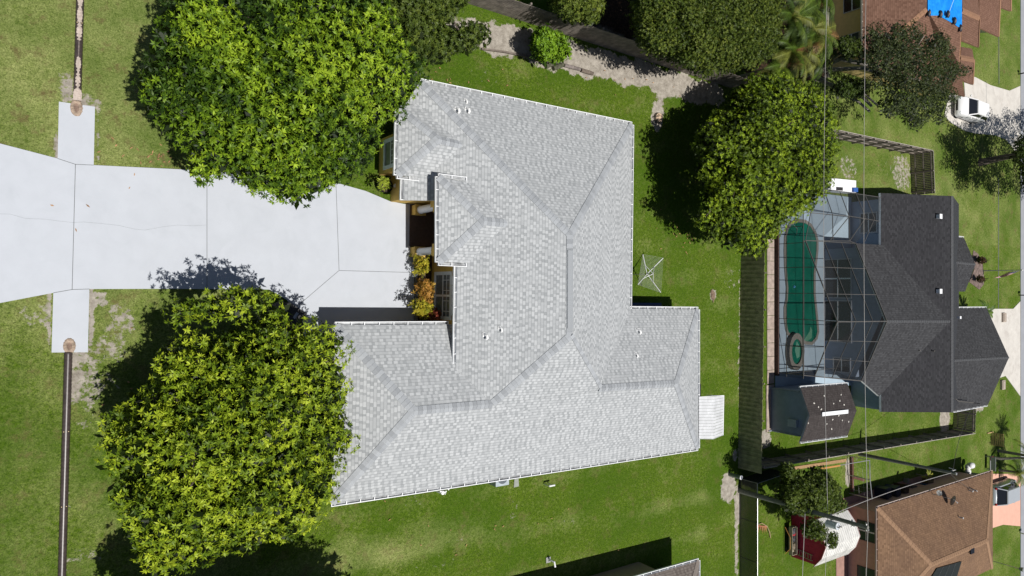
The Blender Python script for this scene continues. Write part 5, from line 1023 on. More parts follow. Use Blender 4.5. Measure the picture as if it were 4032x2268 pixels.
wire((pb[0], pb[1], 6.8), P(3836, 1586, 3.9), .25, .016, 'service cable from the slim pole up to the black garage roof', M_DW); wire((pb[0], pb[1], 6.6), up_(PP(3818, 1930, PNo), .45), .3, .016, 'service cable from the slim pole down to the tan-brown roof', M_DW)
# white-capped bollard
p = P(2872, 1868, 0); BO = thing('bollard', 'short grey-green post with a bright white cap at the end of the olive fence', 'post', p); mb = MB(); mb.cyl(p, .13, .9, 14); mb.build('post', flat('grey_green', (.16, .19, .15), .8), BO, True); mb = MB(); mb.cyl((p[0], p[1], .9), .14, .06, 14); mb.build('cap', M_WHITE, BO, True)

# ------------------------------------------------------------------ red shed and the things round it
M_RED = flat('dark_red_siding', (.58, .035, .08), .7, .12, 3); w0, w1 = P(3112, 2029, 0), P(3121, 2190, 0); RS = thing('shed', 'dark red garden shed with a white ribbed metal roof under the utility pole', 'shed', w0); xr = (w0[0] + w1[0]) / 2; yr0, yr1 = w0[1], w1[1]; ymid = (yr0 + yr1) / 2
xr2 = P(3365, 2120, 2.4)[0]; gz_ = [(yr1, 0), (yr0, 0), (yr0, 1.85), (yr0 - .65, 2.35), (ymid, 2.65), (yr1 + .65, 2.35), (yr1, 1.85)]
mb = MB(); mb.face([(xr, y_, z_) for y_, z_ in gz_][::-1]); mb.face([(xr2, y_, z_) for y_, z_ in gz_]); mb.face([(xr, yr0, 0), (xr2, yr0, 0), (xr2, yr0, 1.85), (xr, yr0, 1.85)]); mb.face([(xr, yr1, 0), (xr2, yr1, 0), (xr2, yr1, 1.85), (xr, yr1, 1.85)])
for y_ in np.arange(yr1 + .35, yr0, .4): mb.box((xr - .008, y_, .95), (.015, .015, 1.8))
mb.build('wall', M_RED, RS); g2 = [(yr0 + .12, 1.80), (yr0 - .6, 2.40), (ymid, 2.72), (yr1 + .6, 2.40), (yr1 - .12, 1.80)]; M_WMR = flat('white_metal_roof', (.74, .73, .70), .45, .07, 3, scale2=1.2)
mb = MB()
for i in range(4):
    (ya, za), (yb, zb_) = g2[i], g2[i + 1]; mb.face([(xr - .12, ya, za), (xr - .12, yb, zb_), (xr2 + .12, yb, zb_), (xr2 + .12, ya, za)]); k = max(2, int(abs(yb - ya) / .2))
mb.build('roof', M_WMR, RS); mb = MB()
for k in range(18):
    x_ = xr - .1 + (xr2 - xr + .2) * k / 17
    for i in range(4): (ya, za), (yb, zb_) = g2[i], g2[i + 1]; mb.beam((x_, ya, za + .012), (x_, yb, zb_ + .012), .03, .025)
mb.build('roof_rib', M_WMR, RS); mb = MB()
for i in range(4): (ya, za), (yb, zb_) = g2[i], g2[i + 1]; mb.beam((xr2 + .13, ya, za), (xr2 + .13, yb, zb_), .03, .05); mb.beam((xr - .13, ya, za), (xr - .13, yb, zb_), .03, .05)
mb.build('rake_trim', flat('pink_trim', (.5, .2, .2), .6), RS)
LD = thing('ladder', 'aluminium ladder hung sideways on the dark red shed wall', 'ladder', (xr, yr1 + .5, 0)); mb = MB(); a, b_ = PX(3118, 2168, xr - .06), PX(3188, 2196, xr - .06); c_, d_ = (xr - .06, yr1 + .45, .25), (xr - .06, yr1 + .25, 1.75)
for dy in (0, .38): mb.beam((xr - .06, yr1 + .35 + dy, .15), (xr - .06, yr1 + .25 + dy, 1.7), .03, .07)
mb.build('rail', M_GALV, LD)
for k in range(7): z_ = .25 + k * .22; mb = MB(); mb.beam((xr - .06, yr1 + .33 + 0, z_), (xr - .06, yr1 + .68, z_), .03, .03); mb.build('rung', M_GALV, LD)
p = P(3098, 2120, 0); CT_ = thing('garden_cart', 'long shallow metal cart full of junk in front of the red shed wall', 'cart', p); mb = MB(); mb.prism([(p[0] - .25, p[1] - .95), (p[0] + .25, p[1] - .95), (p[0] + .25, p[1] + .95), (p[0] - .25, p[1] + .95)], .35, .38)
for sx_, sy_, a_, b2_ in ((-.27, 0, .03, 1.95), (.27, 0, .03, 1.95), (0, -.97, .56, .03), (0, .97, .56, .03)): mb.box((p[0] + sx_, p[1] + sy_, .5), (a_, b2_, .28))
mb.build('tray', flat('old_metal', (.30, .27, .20), .6, .3, 6), CT_); mb = MB(); mb.tube([(p[0] - .35, p[1] + .9, .1), (p[0] - .4, p[1] + .3, .55), (p[0] - .4, p[1] - .5, .55), (p[0] - .35, p[1] - 1, .1)], .02, 6); mb.build('handle', flat('orange_rod', (.45, .22, .06), .5), CT_)
for sx_ in (-.25, .25):
    for sy_ in (-.7, .7): mb = MB(); mb.tube([(p[0] + sx_ - .03, p[1] + sy_, .17), (p[0] + sx_ + .03, p[1] + sy_, .17)], .17, 12); mb.build('wheel', flat('tyre', (.02, .02, .02), .8), CT_)
rs = random.Random(5)
def bin_(px, py, col, label, s=(.5, .5, .6), cat='container', name='storage_tub', z=0.03, lid=None, group=None):
    p = P(px, py, z); t = thing(name, label, cat, p, group); a, b_, c_ = [k / 2 for k in s]; mb = MB(); rz = rs.uniform(-.3, .3)
    co, si = cos(rz), sin(rz); r = lambda x, y, zz: (p[0] + x * co - y * si, p[1] + x * si + y * co, z + zz)
    mb.hexa([r(-a * .85, -b_ * .85, 0), r(a * .85, -b_ * .85, 0), r(a * .85, b_ * .85, 0), r(-a * .85, b_ * .85, 0)], [r(-a, -b_, s[2]), r(a, -b_, s[2]), r(a, b_, s[2]), r(-a, b_, s[2])]); mb.build('tub', flat('tub_' + '_'.join('%d' % (k * 99) for k in col), col, .5, .15, 5), t)
    l = lid or tuple(k * .8 for k in col); mb = MB(); mb.hexa([r(-a * 1.06, -b_ * 1.06, s[2]), r(a * 1.06, -b_ * 1.06, s[2]), r(a * 1.06, b_ * 1.06, s[2]), r(-a * 1.06, b_ * 1.06, s[2])], [r(-a, -b_, s[2] + .05), r(a, -b_, s[2] + .05), r(a, b_, s[2] + .05), r(-a, b_, s[2] + .05)]); mb.build('lid', flat('lid_' + '_'.join('%d' % (k * 99) for k in l), l, .5), t); return t
for i, (dy, col, s_, lb) in enumerate(((.6, (.05, .05, .06), .3, 'black sack at the upper end of the junk cart'), (.1, (.03, .03, .035), .28, 'black bag in the middle of the junk cart'), (-.45, (.16, .13, .09), .27, 'brown bundle at the lower end of the junk cart'), (.42, (.35, .02, .03), .12, 'bright red can on the junk cart'))):
    mb = MB(); q = (p[0] + .02, p[1] + dy, .42); mb.ell(q, (.2, s_, .22), 9, 6); mb.ell((q[0] + .05, q[1] + s_ * .6, q[2] + .05), (.12, .12, .16), 8, 5); tag(mb.build('junk_bag' if i < 3 else 'red_can', flat('junk%d' % i, col, .6, .4, 9), None, True, origin=q), lb, 'bag' if i < 3 else 'can')
bin_(3380, 2150, (.55, .22, .03), 'orange and white tub beside the white shed roof on the pink patio', (.5, .45, .5), lid=(.6, .6, .58))
bin_(3420, 2172, (.015, .02, .12), 'navy blue tub with a rounded lid against the salmon wall', (.75, .8, .5))
bin_(3362, 2195, (.03, .25, .30), 'turquoise tub left of the pale lilac lid on the pink patio', (.5, .45, .5), lid=(.2, .5, .52)); bin_(3378, 2225, (.25, .25, .38), 'pale lilac oval-lidded tub on the cluttered pink patio', (.6, .55, .55), lid=(.42, .42, .55)); bin_(3390, 2170, (.25, .03, .03), 'small dark red tub between the orange and navy tubs', (.4, .4, .4))
bin_(3352, 2250, (.04, .04, .04), 'black tub at the lower end of the cluttered patio', (.6, .6, .5)); bin_(3385, 2262, (.25, .18, .10), 'brown crate at the bottom edge beside the salmon wall', (.5, .5, .4))
bin_(3350, 2000, (.45, .24, .02), 'yellow-orange tub at the corner of the salmon house patio', (.6, .4, .45)); bin_(3375, 2020, (.30, .29, .26), 'beige slab-lidded box beside the yellow-orange tub', (.8, .5, .25))
bin_(3450, 1930, (.02, .03, .06), 'dark blue upright bin in the shade of the brown roof, nearest the goal frame', (.7, .8, 1.0)); bin_(3487, 1925, (.015, .03, .07), 'second dark blue bin in the shade beside the brown roof', (.6, .8, 1.0)); bin_(3525, 1915, (.05, .03, .02), 'dark brown cabinet in the shade of the brown roof', (.7, .7, .9))
bin_(3622, 1913, (.02, .07, .16), 'royal blue tub in the shade along the brown roof gutter', (.6, .5, .5)); bin_(3580, 1920, (.12, .11, .10), 'grey crate left of the royal blue tub in the shade', (.8, .5, .4)); bin_(3680, 1905, (.20, .19, .17), 'grey cooler box in the shade right of the royal blue tub', (.9, .4, .35)); bin_(3722, 1898, (.18, .09, .05), 'open cardboard box in the shade near the green bin', (.6, .5, .3)); bin_(3560, 1890, (.22, .21, .2), 'small pale box at the edge of the shaded patio', (.3, .4, .3))
bin_(3640, 1885, (.16, .12, .06), 'brown planter box under the spiky plant by the brown roof', (.9, .5, .5))
bin_(3783, 1872, (.01, .04, .035), 'dark green wheeled bin by the foot of the service cable', (.6, .6, 1.0), 'wheelie bin', 'wheeled_bin'); bin_(3805, 1872, (.05, .055, .065), 'grey wheeled bin beside the white tarpaulin heap', (.6, .6, 1.0), 'wheelie bin', 'wheeled_bin')
p = P(3812, 1868, .6); mb = MB()
for k in range(9): mb.ell((p[0] + .5 + rs.uniform(-.2, .2), p[1] + rs.uniform(-.8, .8), .5 + rs.uniform(-.1, .2)), (.28, .3, .25), 7, 5)
tag(mb.build('white_sacks', flat('white_plastic', (.72, .72, .74), .5, .1, 6), None, True, origin=p), 'heap of white plastic sacks beside the grey bin', 'sacks')
# tables / planks lying against the house
M_OW = flat('brown_post', (.10, .045, .03), .9, .3, 6)
q0, q1 = P(3353, 1800, .1), P(3355, 1935, .1); GO = thing('timber_post', 'reddish brown timber sleepers laid on edge beside the goal frame', 'timber', q0); mb = MB(); mb.beam(q0, q1, .22, .2); mb.build('long_sleeper', M_OW, GO); mb = MB(); mb.beam(P(3358, 1878, .12), P(3400, 1890, .12), .22, .2); mb.build('short_sleeper', M_OW, GO)
GF = thing('goal_frame', 'thin white metal goal frame standing behind the timber sleepers', 'goal', P(3370, 1860, 0)); mb = MB(); A_, B_, C_ = P(3424, 1812, 1.8), P(3426, 1890, 1.8), P(3434, 1965, 1.8)
for a, b_ in ((A_, B_), (B_, C_), (A_, (A_[0], A_[1], 0)), (B_, (B_[0], B_[1], 0)), (C_, (C_[0], C_[1], 0)), (A_, P(3228, 1845, 1.2))): mb.tube([a, b_], .03, 6)
mb.build('frame', M_GALV, GF); mb = MB(); mb.beam(P(3308, 1833, 1.5), P(3228, 1846, 1.2), .12, .05); mb.build('orange_pad', flat('orange_rod', (.55, .16, .07), .6), GF)
mb = MB()
for k in range(1, 8): a = tuple(np.array(A_) * (1 - k / 8) + np.array(C_) * k / 8); mb.tube([a, (a[0], a[1], .05)], .006, 4)
for z_ in (.4, .8, 1.2, 1.5): mb.tube([(A_[0], A_[1], z_), (C_[0], C_[1], z_)], .006, 4)
mb.build('net', M_WIRE, GF)
mb = MB(); mb.prism([P(a, b_, 0)[:2] for a, b_ in ((3120, 1838), (3330, 1806), (3330, 1818), (3120, 1850))], 0, .05); tag(mb.build('lumber_strip', flat('raw_wood', (.32, .20, .10), .8, .2, 5), None, origin=P(3200, 1830, 0)), 'thin pale plank lying in the grass along the grey fence', 'plank')
p = P(2995, 2080, 0); t = thing('palm_frond', 'dead orange-brown palm frond lying on the grass by the mesh fence', 'palm frond', p); mb = MB(); path = [P(2978, 2068, .05), P(3000, 2060, .1), P(3020, 2072, .1), P(3030, 2095, .08), P(3034, 2118, .05)]; mb.tube(path, .03, 6); mb.build('stem', flat('dry_stem', (.35, .25, .15), .8), t); mb = MB()
for k in range(26): u = k / 25; a = Vector(path[0]).lerp(Vector(path[2]), u); b_ = a + Vector((rs.uniform(-.1, .25), -.35 - rs.uniform(0, .35), -.02)); mb.face([tuple(a), (a[0] + .04, a[1], a[2]), tuple(b_)])
mb.build('leaflets', flat('dry_leaf', (.42, .16, .09), .8), t)
# ------------------------------------------------------------------ lawn objects
# drainage pipes
M_PIPE = flat('black_corrugated_pipe', (.055, .042, .04), .35, .3, 7, spec=.5)
def corr(a, b_, r, label, sand=False):
    a, b_ = Vector(a), Vector(b_); L = (b_ - a).length; n_ = int(L / .07); t = thing('drainage_pipe', label, 'drainage pipe', tuple(a)); mb = MB(); mb.tube([tuple(a.lerp(b_, i / n_)) for i in range(n_ + 1)], [r * (1.05 if i % 2 else .96) for i in range(n_ + 1)], 14); mb.build('pipe', M_PIPE, t, True)
    mb = MB(); k = 2.9
    while k < L: 
        c_ = a.lerp(b_, k / L)
        for s in (-1, 1): mb.ell((c_[0] + s * r * .55, c_[1], c_[2] + r * .85), (.022, .022, .02), 6, 4)
        k += 2.75
    mb.build('fixings', flat('brass_dot', (.65, .5, .3), .5), t)
    if sand:
        mb = MB(); n2 = 110; prev = None
        for i in range(n2 + 1):
            c_ = a.lerp(b_, i / n2); u = i / n2; w_ = r * (.56 + .10 * sin(i * .5) + .07 * sin(i * 2.3)) * (1 if u > .42 else (.25 if .30 < u < .42 else .9)) + (.06 if u < .08 else 0); z_ = a[2] + r * 1.07 + .004
            cur = ((c_[0] - w_, c_[1], z_ - .035), (c_[0], c_[1], z_ + .01), (c_[0] + w_, c_[1], z_ - .035))
            if prev: mb.face([prev[0], prev[1], cur[1], cur[0]]); mb.face([prev[1], prev[2], cur[2], cur[1]])
            prev = cur
        mb.build('sand_deposit', flat('pale_sand', (.50, .42, .37), .95, .2, 12), t)
z_ = .06; corr(P(304, 398, z_), P(320, -160, z_), .135, 'black corrugated pipe topped with sand, above the driveway', True); corr(P(269, 1388, z_), P(240, 2400, z_), .135, 'black corrugated pipe with a shiny crest, below the driveway')
M_ROCK = flat('culvert_stone', (.34, .26, .20), .9, .35, 9, bmp=.6)
for (cx2, cy2, sg, lb, ry) in ((301, 425, 1, 'stony culvert mouth cut into the upper concrete pad', 34), (273, 1362, -1, 'rust-stained culvert mouth cut into the lower concrete pad', 30)):
    c_ = P(cx2, cy2, 0); rx_ = abs(P(cx2 + 24, cy2)[0] - c_[0]); ry_ = abs(P(cx2, cy2 + ry)[1] - c_[1]); t = thing('culvert_mouth', lb, 'culvert', c_); mb = MB(); N = 22; R = [(c_[0] + rx_ * cos(2 * pi * i / N) * rs.uniform(.93, 1.07), c_[1] + ry_ * sin(2 * pi * i / N) * rs.uniform(.95, 1.05)) for i in range(N)]
    mb.face([(x_, y_, .056) for x_, y_ in R]); mb.build('hollow', flat('hollow_dirt', (.20, .14, .11), .95, .4, 9), t); mb = MB()
    for i in range(14): a = pi * 2 * i / 14; mb.ell((c_[0] + rx_ * .72 * cos(a), c_[1] + ry_ * .75 * sin(a), .07), (.07, .09, .04), 7, 4)
    mb.build('stones', M_ROCK, t, True)
# clothesline
p = P(2493, 1080, 0); CL = thing('clothesline', 'square rotary clothesline with bright arms on the back lawn beside the house', 'clothesline', p); hub = Vector((p[0], p[1], 1.15)); ends = [P(2531, 1002, 1.6), P(2611, 1016, 1.6), P(2602, 1152, 1.6), P(2512, 1120, 1.6)]
mb = MB(); mb.tube([p, (p[0], p[1], 1.65)], .03, 8); mb.build('mast', M_GALV, CL)
for e in ends: mb = MB(); mb.beam(tuple(hub), e, .035, .035); mb.build('arm', M_ALU, CL); 
for e in ends: mb = MB(); m_ = hub.lerp(Vector(e), .45); mb.beam((p[0], p[1], 1.65), tuple(m_), .022, .022); mb.build('strut', M_ALU, CL)
mb = MB()
for i in range(4):
    a, b_ = Vector(ends[i]), Vector(ends[(i + 1) % 4])
    for k in range(11): t = 1 - k * .068; mb.tube([tuple(hub.lerp(a, t)), tuple(hub.lerp(b_, t))], .0045, 4, False)
mb.build('lines', flat('line_cord', (.42, .44, .40), .6), CL)
# blue table in the shade of the east wing
p = P(2540, 1205, 0); t = thing('blue_table', 'long dark blue folding table in the shadow beside the east wing', 'table', p); q = [P(2484, 1192, .55), P(2604, 1193, .55), P(2604, 1222, .55), P(2484, 1222, .55)]; q = [(a[0], a[1]) for a in q]; mb = MB(); mb.prism([q[0], q[1], (q[1][0], q[1][1] - .8), (q[0][0], q[0][1] - .8)], .52, .56); mb.build('table_top', flat('table_blue', (.03, .06, .20), .5), t)
for a, b_ in ((.1, -.1), (-.1, -.1), (.1, -.7), (-.1, -.7)):
    bx2 = q[0][0] + .1 if a > 0 else q[1][0] - .1; mb = MB(); mb.tube([(bx2, q[0][1] + b_, 0), (bx2, q[0][1] + b_, .52)], .02, 6); mb.build('leg', M_GALV, t)
# condenser, hatch, pipes
p = P(1942, 1888, 0); AC = thing('air_conditioner', 'pale grey condenser unit tucked under the lower gutter of the house', 'air conditioner', p); mb = MB(); mb.box((p[0] + .05, p[1] + .25, .4), (.8, .8, .8)); mb.build('cabinet', flat('pale_blue_grey', (.38, .43, .47), .5), AC); mb = MB(); mb.cyl((p[0] + .05, p[1] + .25, .8), .3, .03, 20); mb.build('fan_grille', flat('dark_fan', (.10, .12, .14), .5), AC)
for (cx3, cy3) in ((2032, 1901),): p = P(cx3, cy3, 0); mb = MB(); mb.prism([(p[0] - .16, p[1] - .22), (p[0] + .16, p[1] - .20), (p[0] + .14, p[1] + .2), (p[0] - .12, p[1] + .22)], 0, .03); tag(mb.build('access_cover', flat('cover_grey', (.28, .30, .27), .8), None, origin=p), 'grey square access cover in the grass below the house', 'cover')
p = P(2140, 1906, 0); t = thing('vent_pipe', 'white horizontal pipe on short legs in the lawn below the house', 'pipe', p); mb = MB(); mb.tube([(p[0], p[1], .5), (p[0] + .38, p[1], .5)], .05, 8); mb.build('top_bar', M_WHITE, t); mb = MB(); mb.tube([(p[0] + .02, p[1], 0), (p[0] + .02, p[1], .5)], .03, 6); mb.tube([(p[0] + .3, p[1], 0), (p[0] + .3, p[1], .5)], .03, 6); mb.build('riser', M_WHITE, t)
p = P(2157, 2200, 0); t = thing('vent_pipe', 'short white standpipe in a bare patch above the house corner at the bottom edge', 'pipe', p); mb = MB(); mb.tube([(p[0], p[1], 0), (p[0], p[1], .6), (p[0] + .03, p[1] - .26, .62)], .05, 8); mb.build('pipe', M_WHITE, t, True); mb = MB(); mb.box((p[0], p[1] - .05, .03), (.3, .3, .06)); mb.build('base_plate', M_GALV, t)
p = P(1718, 1940, 0); t = thing('water_filter', 'white plumbing standpipes and valve under the lower gutter of the house', 'plumbing', p); mb = MB()
for dx, h_ in ((-.25, .9), (0, 1.0), (.25, .8)): mb.tube([(p[0] + dx, p[1] + .3, 0), (p[0] + dx, p[1] + .3, h_)], .035, 8)
mb.tube([(p[0] - .25, p[1] + .3, .7), (p[0] + .25, p[1] + .1, .5), (p[0] + .32, p[1] - .05, .3)], .03, 8); mb.build('pipework', M_WHITE, t); mb = MB(); mb.cyl((p[0] + .05, p[1] + .12, 0), .09, .6, 12); mb.build('tank', M_WHITE, t, True)
# stump, root, logs
p = P(2590, 465, 0); t = thing('tree_stump', 'freshly cut pale oval stump in a bare patch beside the mango shadow', 'stump', p); mb = MB(); mb.tube([(p[0], p[1], -.05), (p[0], p[1], .14)], [.36, .30], 18); mb.build('bark', M_BARK, t, True); mb = MB(); mb.cyl((p[0], p[1], .14), .27, .012, 18); mb.build('cut_face', flat('cut_wood', (.55, .40, .28), .8, .2, 12), t)
p = P(2806, 1162, 0); mb = MB(); mb.ell((p[0], p[1], 0), (.2, .3, .12), 9, 6); mb.ell((p[0] - .1, p[1] + .2, 0), (.12, .2, .1), 8, 5); mb.tube([(p[0] + .1, p[1] - .1, .05), (p[0], p[1] - .5, .02)], [.07, .02], 6); tag(mb.build('old_stump', flat('rotten_wood', (.20, .14, .10), .95, .4, 9, bmp=.6), None, True, origin=p), 'rotting brown stump alone in the grass near the olive fence', 'stump')
for (a, b_, r, lb, c_) in (((2148, 262), (2192, 243), .13, 'mossy round log lying left of the other mossy log at the sand edge', (.09, .09, .06)), ((2178, 270), (2217, 254), .13, 'mossy round log with a pale cut end beside the grey log row', (.09, .09, .06)), ((2222, 257), (2284, 273), .10, 'long grey log edging the sand strip, between mossy and split logs', (.20, .17, .16)), ((2288, 276), (2334, 290), .11, 'last grey-brown log at the end of the log edging', (.15, .12, .10))):
    A_, B_ = P(*a, r * .8), P(*b_, r * .8); t = thing('log', lb, 'log', A_, 'logs edging the sand strip'); mb = MB(); mb.tube([A_, tuple(np.array(A_) * .5 + np.array(B_) * .5 + np.array([0, 0, .01])), B_], [r, r * 1.03, r * .95], 12); mb.build('bark', flat('log_%d' % int(r * 1000 + c_[0] * 100), c_, .9, .4, 6, bmp=.5), t, True); d = np.array(B_) - np.array(A_); d /= np.linalg.norm(d); mb = MB(); mb.tube([B_, tuple(np.array(B_) + d * .01)], r * .88, 12); mb.build('cut_end', flat('cut_wood_grey', (.42, .34, .27), .8), t)
mb = MB(); q = [P(a, b_, .06) for a, b_ in ((1895, 192), (1990, 205), (2080, 225), (2140, 246))]; [mb.beam(q[i], q[i + 1], .09, .12) for i in range(3)]; tag(mb.build('edging_timber', flat('grey_timber', (.17, .14, .12), .9, .3, 5), None, origin=q[0]), 'long dark timber edging between the lawn and the sand strip', 'edging')
# potted plant by the front wall
p = P(1500, 735, 0); t = thing('plant_pot', 'big black pot with yellow-green leaves against the ochre front wall', 'plant pot', p); mb = MB(); mb.tube([(p[0], p[1], 0), (p[0], p[1], .55)], [.26, .36], 18, False); mb.tube([(p[0], p[1], .55), (p[0], p[1], .5)], [.36, .30], 18, False); mb.build('pot', flat('black_pot', (.012, .012, .014), .35), t, True); mb = MB(); mb.cyl((p[0], p[1], .44), .31, .02, 16); mb.build('soil', M_MULCH, t)
pp = [(1490, 700), (1530, 700), (1530, 735), (1500, 745)]; crown('leaves', t, pp, .8, .3, .3, 30, 4, .05, 5, 5, .22, .06, [(.10, .16, .02), (.25, .32, .03), (.32, .36, .04)], mind=12, below=.3, core=0)
p = P(1556, 738, 0); LP_ = thing('garden_light', 'small white disc lamp on a thin stake beside the black pot', 'garden light', (p[0] - .2, p[1], 0)); c_ = (p[0] - .25, p[1] + .0, .55); mb = MB(); mb.tube([(c_[0], c_[1], 0), c_], .012, 6); mb.build('stake', M_GALV, LP_); mb = MB(); mb.cyl((c_[0], c_[1], .55), .09, .04, 14); mb.build('lamp_head', M_WHITE, LP_, True)
# black bin under the mango at the drive edge
p = P(1128, 1225, 0); t = thing('wheeled_bin', 'black bin with a pale label half hidden under the mango by the drive', 'wheelie bin', p); mb = MB(); mb.box((p[0], p[1] - .1, .5), (.85, .6, 1.0), radians(-35)); mb.build('tub', flat('bin_black', (.012, .012, .014), .5), t); mb = MB(); mb.box((p[0], p[1] - .1, 1.03), (.92, .66, .06), radians(-35)); mb.build('lid', flat('bin_black', (.012, .012, .014), .5), t); mb = MB(); mb.box((p[0] + .08, p[1] - .16, 1.065), (.12, .28, .006), radians(-35)); mb.build('sticker', flat('sticker', (.30, .32, .38), .6), t)
mb = MB(); mb.prism([P(a, b_, 0)[:2] for a, b_ in ((1110, 1180), (1165, 1240), (1205, 1262), (1205, 1300), (1120, 1310), (1060, 1270), (1070, 1200))], -.02, .045); struct(mb, 'paver_pad', M_ROCK)
# flagpole
p = P(3868, 1066, 0); FP = thing('flagpole', 'thin flagpole standing in the mulch bed in front of the entry gable', 'flagpole', p); px4 = 4022; d_ = ray(px4, 1064); hf = CH - p[0] * -d_[2] / d_[0]; mb = MB(); mb.tube([p, (p[0], p[1], hf)], [.045, .03], 8); mb.build('pole', flat('grey_metal', (.30, .31, .32), .4), FP); mb = MB(); mb.ell((p[0], p[1], hf + .06), (.08, .08, .08), 10, 6); mb.build('finial', M_WHITE, FP, True)
FL = thing('flag', 'striped red and white flag with a blue starred corner hanging from the pole', 'flag', (p[0], p[1], hf - 1.2)); fw, fh = 1.5, .9; NS = 13
def fpt(u, v):                                     # u along the fly (hanging down and out), v across
    return (p[0] + .05 + .10 * sin(v * 6 + u * 5) * (.3 + u), p[1] - .05 - u * .55 - .12 * v, hf - .15 - v * fh - u * fw * .75)
Rm, Wm, Bm = flat('flag_red', (.45, .03, .05), .7), flat('flag_white', (.75, .74, .74), .7), flat('flag_blue', (.02, .03, .14), .7)
for nm, ok, mt in (('red_stripes', lambda i: i % 2 == 0, Rm), ('white_stripes', lambda i: i % 2 == 1, Wm)):
    mb = MB()
    for i in range(NS):
        if ok(i):
            for k in range(8):
                if k < 3 and i < 7: continue
                mb.face([fpt(k / 8, i / NS), fpt((k + 1) / 8, i / NS), fpt((k + 1) / 8, (i + 1) / NS), fpt(k / 8, (i + 1) / NS)])
    mb.build(nm, mt, FL)
mb = MB()
for k in range(3):
    for i in range(7): mb.face([fpt(k / 8, i / NS), fpt((k + 1) / 8, i / NS), fpt((k + 1) / 8, (i + 1) / NS), fpt(k / 8, (i + 1) / NS)])
mb.build('canton', Bm, FL); mb = MB()
for a_ in range(5):
    for b2_ in range(4): c_ = Vector(fpt(.03 + a_ * .075, .05 + b2_ * .13)) + Vector((-.012, 0, .004)); mb.ell(tuple(c_), (.012, .022, .022), 5, 4)
mb.build('stars', Wm, FL)
mb = MB(); pp = [(3832, 985), (3850, 1000), (3865, 1030), (3872, 1070), (3872, 1120), (3855, 1140), (3835, 1125), (3815, 1110), (3835, 1060), (3828, 1010)]; mb.prism([P(a, b_, 0)[:2] for a, b_ in pp], -.02, .04); struct(mb, 'mulch_bed', flat('brown_mulch', (.17, .125, .11), .95, .5, 4, bmp=.6, scale2=7))
for i, (a, b_, lb) in enumerate(((3868, 1025, 'dark maroon bush at the upper end of the mulch bed'), (3863, 1098, 'small dark maroon bush at the lower end of the mulch bed'))):
    q = P(a, b_, 0); t = thing('maroon_bush', lb, 'shrub', q); crown('leaves', t, [(a - 14, b_ - 12), (a + 14, b_ - 12), (a + 14, b_ + 12), (a - 14, b_ + 12)], .5, .5, .3, 12, 8, .2, 10, 6, .12, .04, [(.03, .012, .01), (.06, .025, .015), (.09, .04, .02)], mind=8); mb = MB(); mb.tube([q, (q[0], q[1], .6)], .03, 5); mb.build('stem', M_BARK, t)
# mailboxes along the road
for (a, b_, lb, c_) in ((4010, 292, 'black mailbox on a post by the road at the top right', (.02, .02, .02)), (4012, 1162, 'black mailbox on a post by the road right of the flag', (.02, .02, .02)), (4016, 2098, 'white mailbox on a post by the road below the salmon driveway', (.7, .7, .65))):
    q = P(a, b_, 0); t = thing('mailbox', lb, 'mailbox', q); mb = MB(); mb.beam((q[0], q[1], 0), (q[0], q[1], 1.05), .1, .1); mb.build('post', flat('mb_%d' % int(c_[0] * 99), c_, .6), t); mb = MB(); mb.box((q[0], q[1], 1.17), (.48, .18, .2)); mb.tube([(q[0] - .24, q[1], 1.27), (q[0] + .24, q[1], 1.27)], .09, 12); mb.build('box', flat('mb_%d' % int(c_[0] * 99), c_, .6), t)
# pallet, bench, lamp
q = P(3915, 1735, 0); t = thing('pallet', 'wooden pallet standing on edge in the palm shadow near the road', 'pallet', q); mb = MB(); yA_, yB_ = P(3905, 1703, 0)[1], P(3905, 1750, 0)[1]; xq_ = P(3902, 1720, 0)[0]
for z_ in np.arange(.08, 1.05, .16): mb.box((xq_ - .02, (yA_ + yB_) / 2, z_), (.02, abs(yA_ - yB_), .09))
mb.build('deck_boards', flat('pallet_wood', (.42, .30, .14), .8, .25, 5), t); mb = MB()
for y_ in (yA_, (yA_ + yB_) / 2, yB_): mb.box((xq_ + .05, y_, .52), (.09, .05, 1.05))
mb.build('stringers', flat('pallet_wood', (.42, .30, .14), .8, .25, 5), t); mb = MB(); mb.beam((xq_ - .9, yA_ + .05, .05), (xq_ + .3, yA_ + .05, .05), .09, .09); mb.build('base_rail', flat('pallet_wood', (.42, .30, .14), .8, .25, 5), t)
q = P(3882, 1820, 0); t = thing('garden_bench', 'grey and red bench in the shade left of the low palm', 'bench', q); mb = MB(); mb.box((q[0], q[1], .42), (.45, 1.3, .06)); mb.build('seat', flat('bench_grey', (.30, .31, .32), .6), t); mb = MB(); mb.box((q[0] - .22, q[1], .72), (.05, 1.3, .4)); mb.build('backrest', flat('bench_grey', (.30, .31, .32), .6), t)
for dx in (-.2, .2):
    for dy in (-.6, .6): mb = MB(); mb.box((q[0] + dx, q[1] + dy, .2), (.05, .05, .4)); mb.build('leg', flat('bench_grey', (.30, .31, .32), .6), t)
mb = MB(); mb.box((q[0], q[1] + .45, .5), (.35, .35, .12)); tag(mb.build('red_cushion', flat('cushion_red', (.35, .02, .02), .7), None, origin=(q[0], q[1] + .45, .45)), 'red cushion at the upper end of the shaded bench', 'cushion')
q = P(3905, 2208, 0); t = thing('lamp_post', 'thin garden lamp post with a grey lantern right of the tan-brown roof', 'lamp post', q); mb = MB(); mb.tube([q, (q[0], q[1], 2.3)], .04, 8); mb.build('post', M_GALV, t); mb = MB(); mb.cyl((q[0], q[1], 2.3), .14, .35, 8, .22); mb.cyl((q[0], q[1], 2.65), .24, .08, 8, .05); mb.build('lantern', flat('lantern_grey', (.25, .27, .28), .4), t)
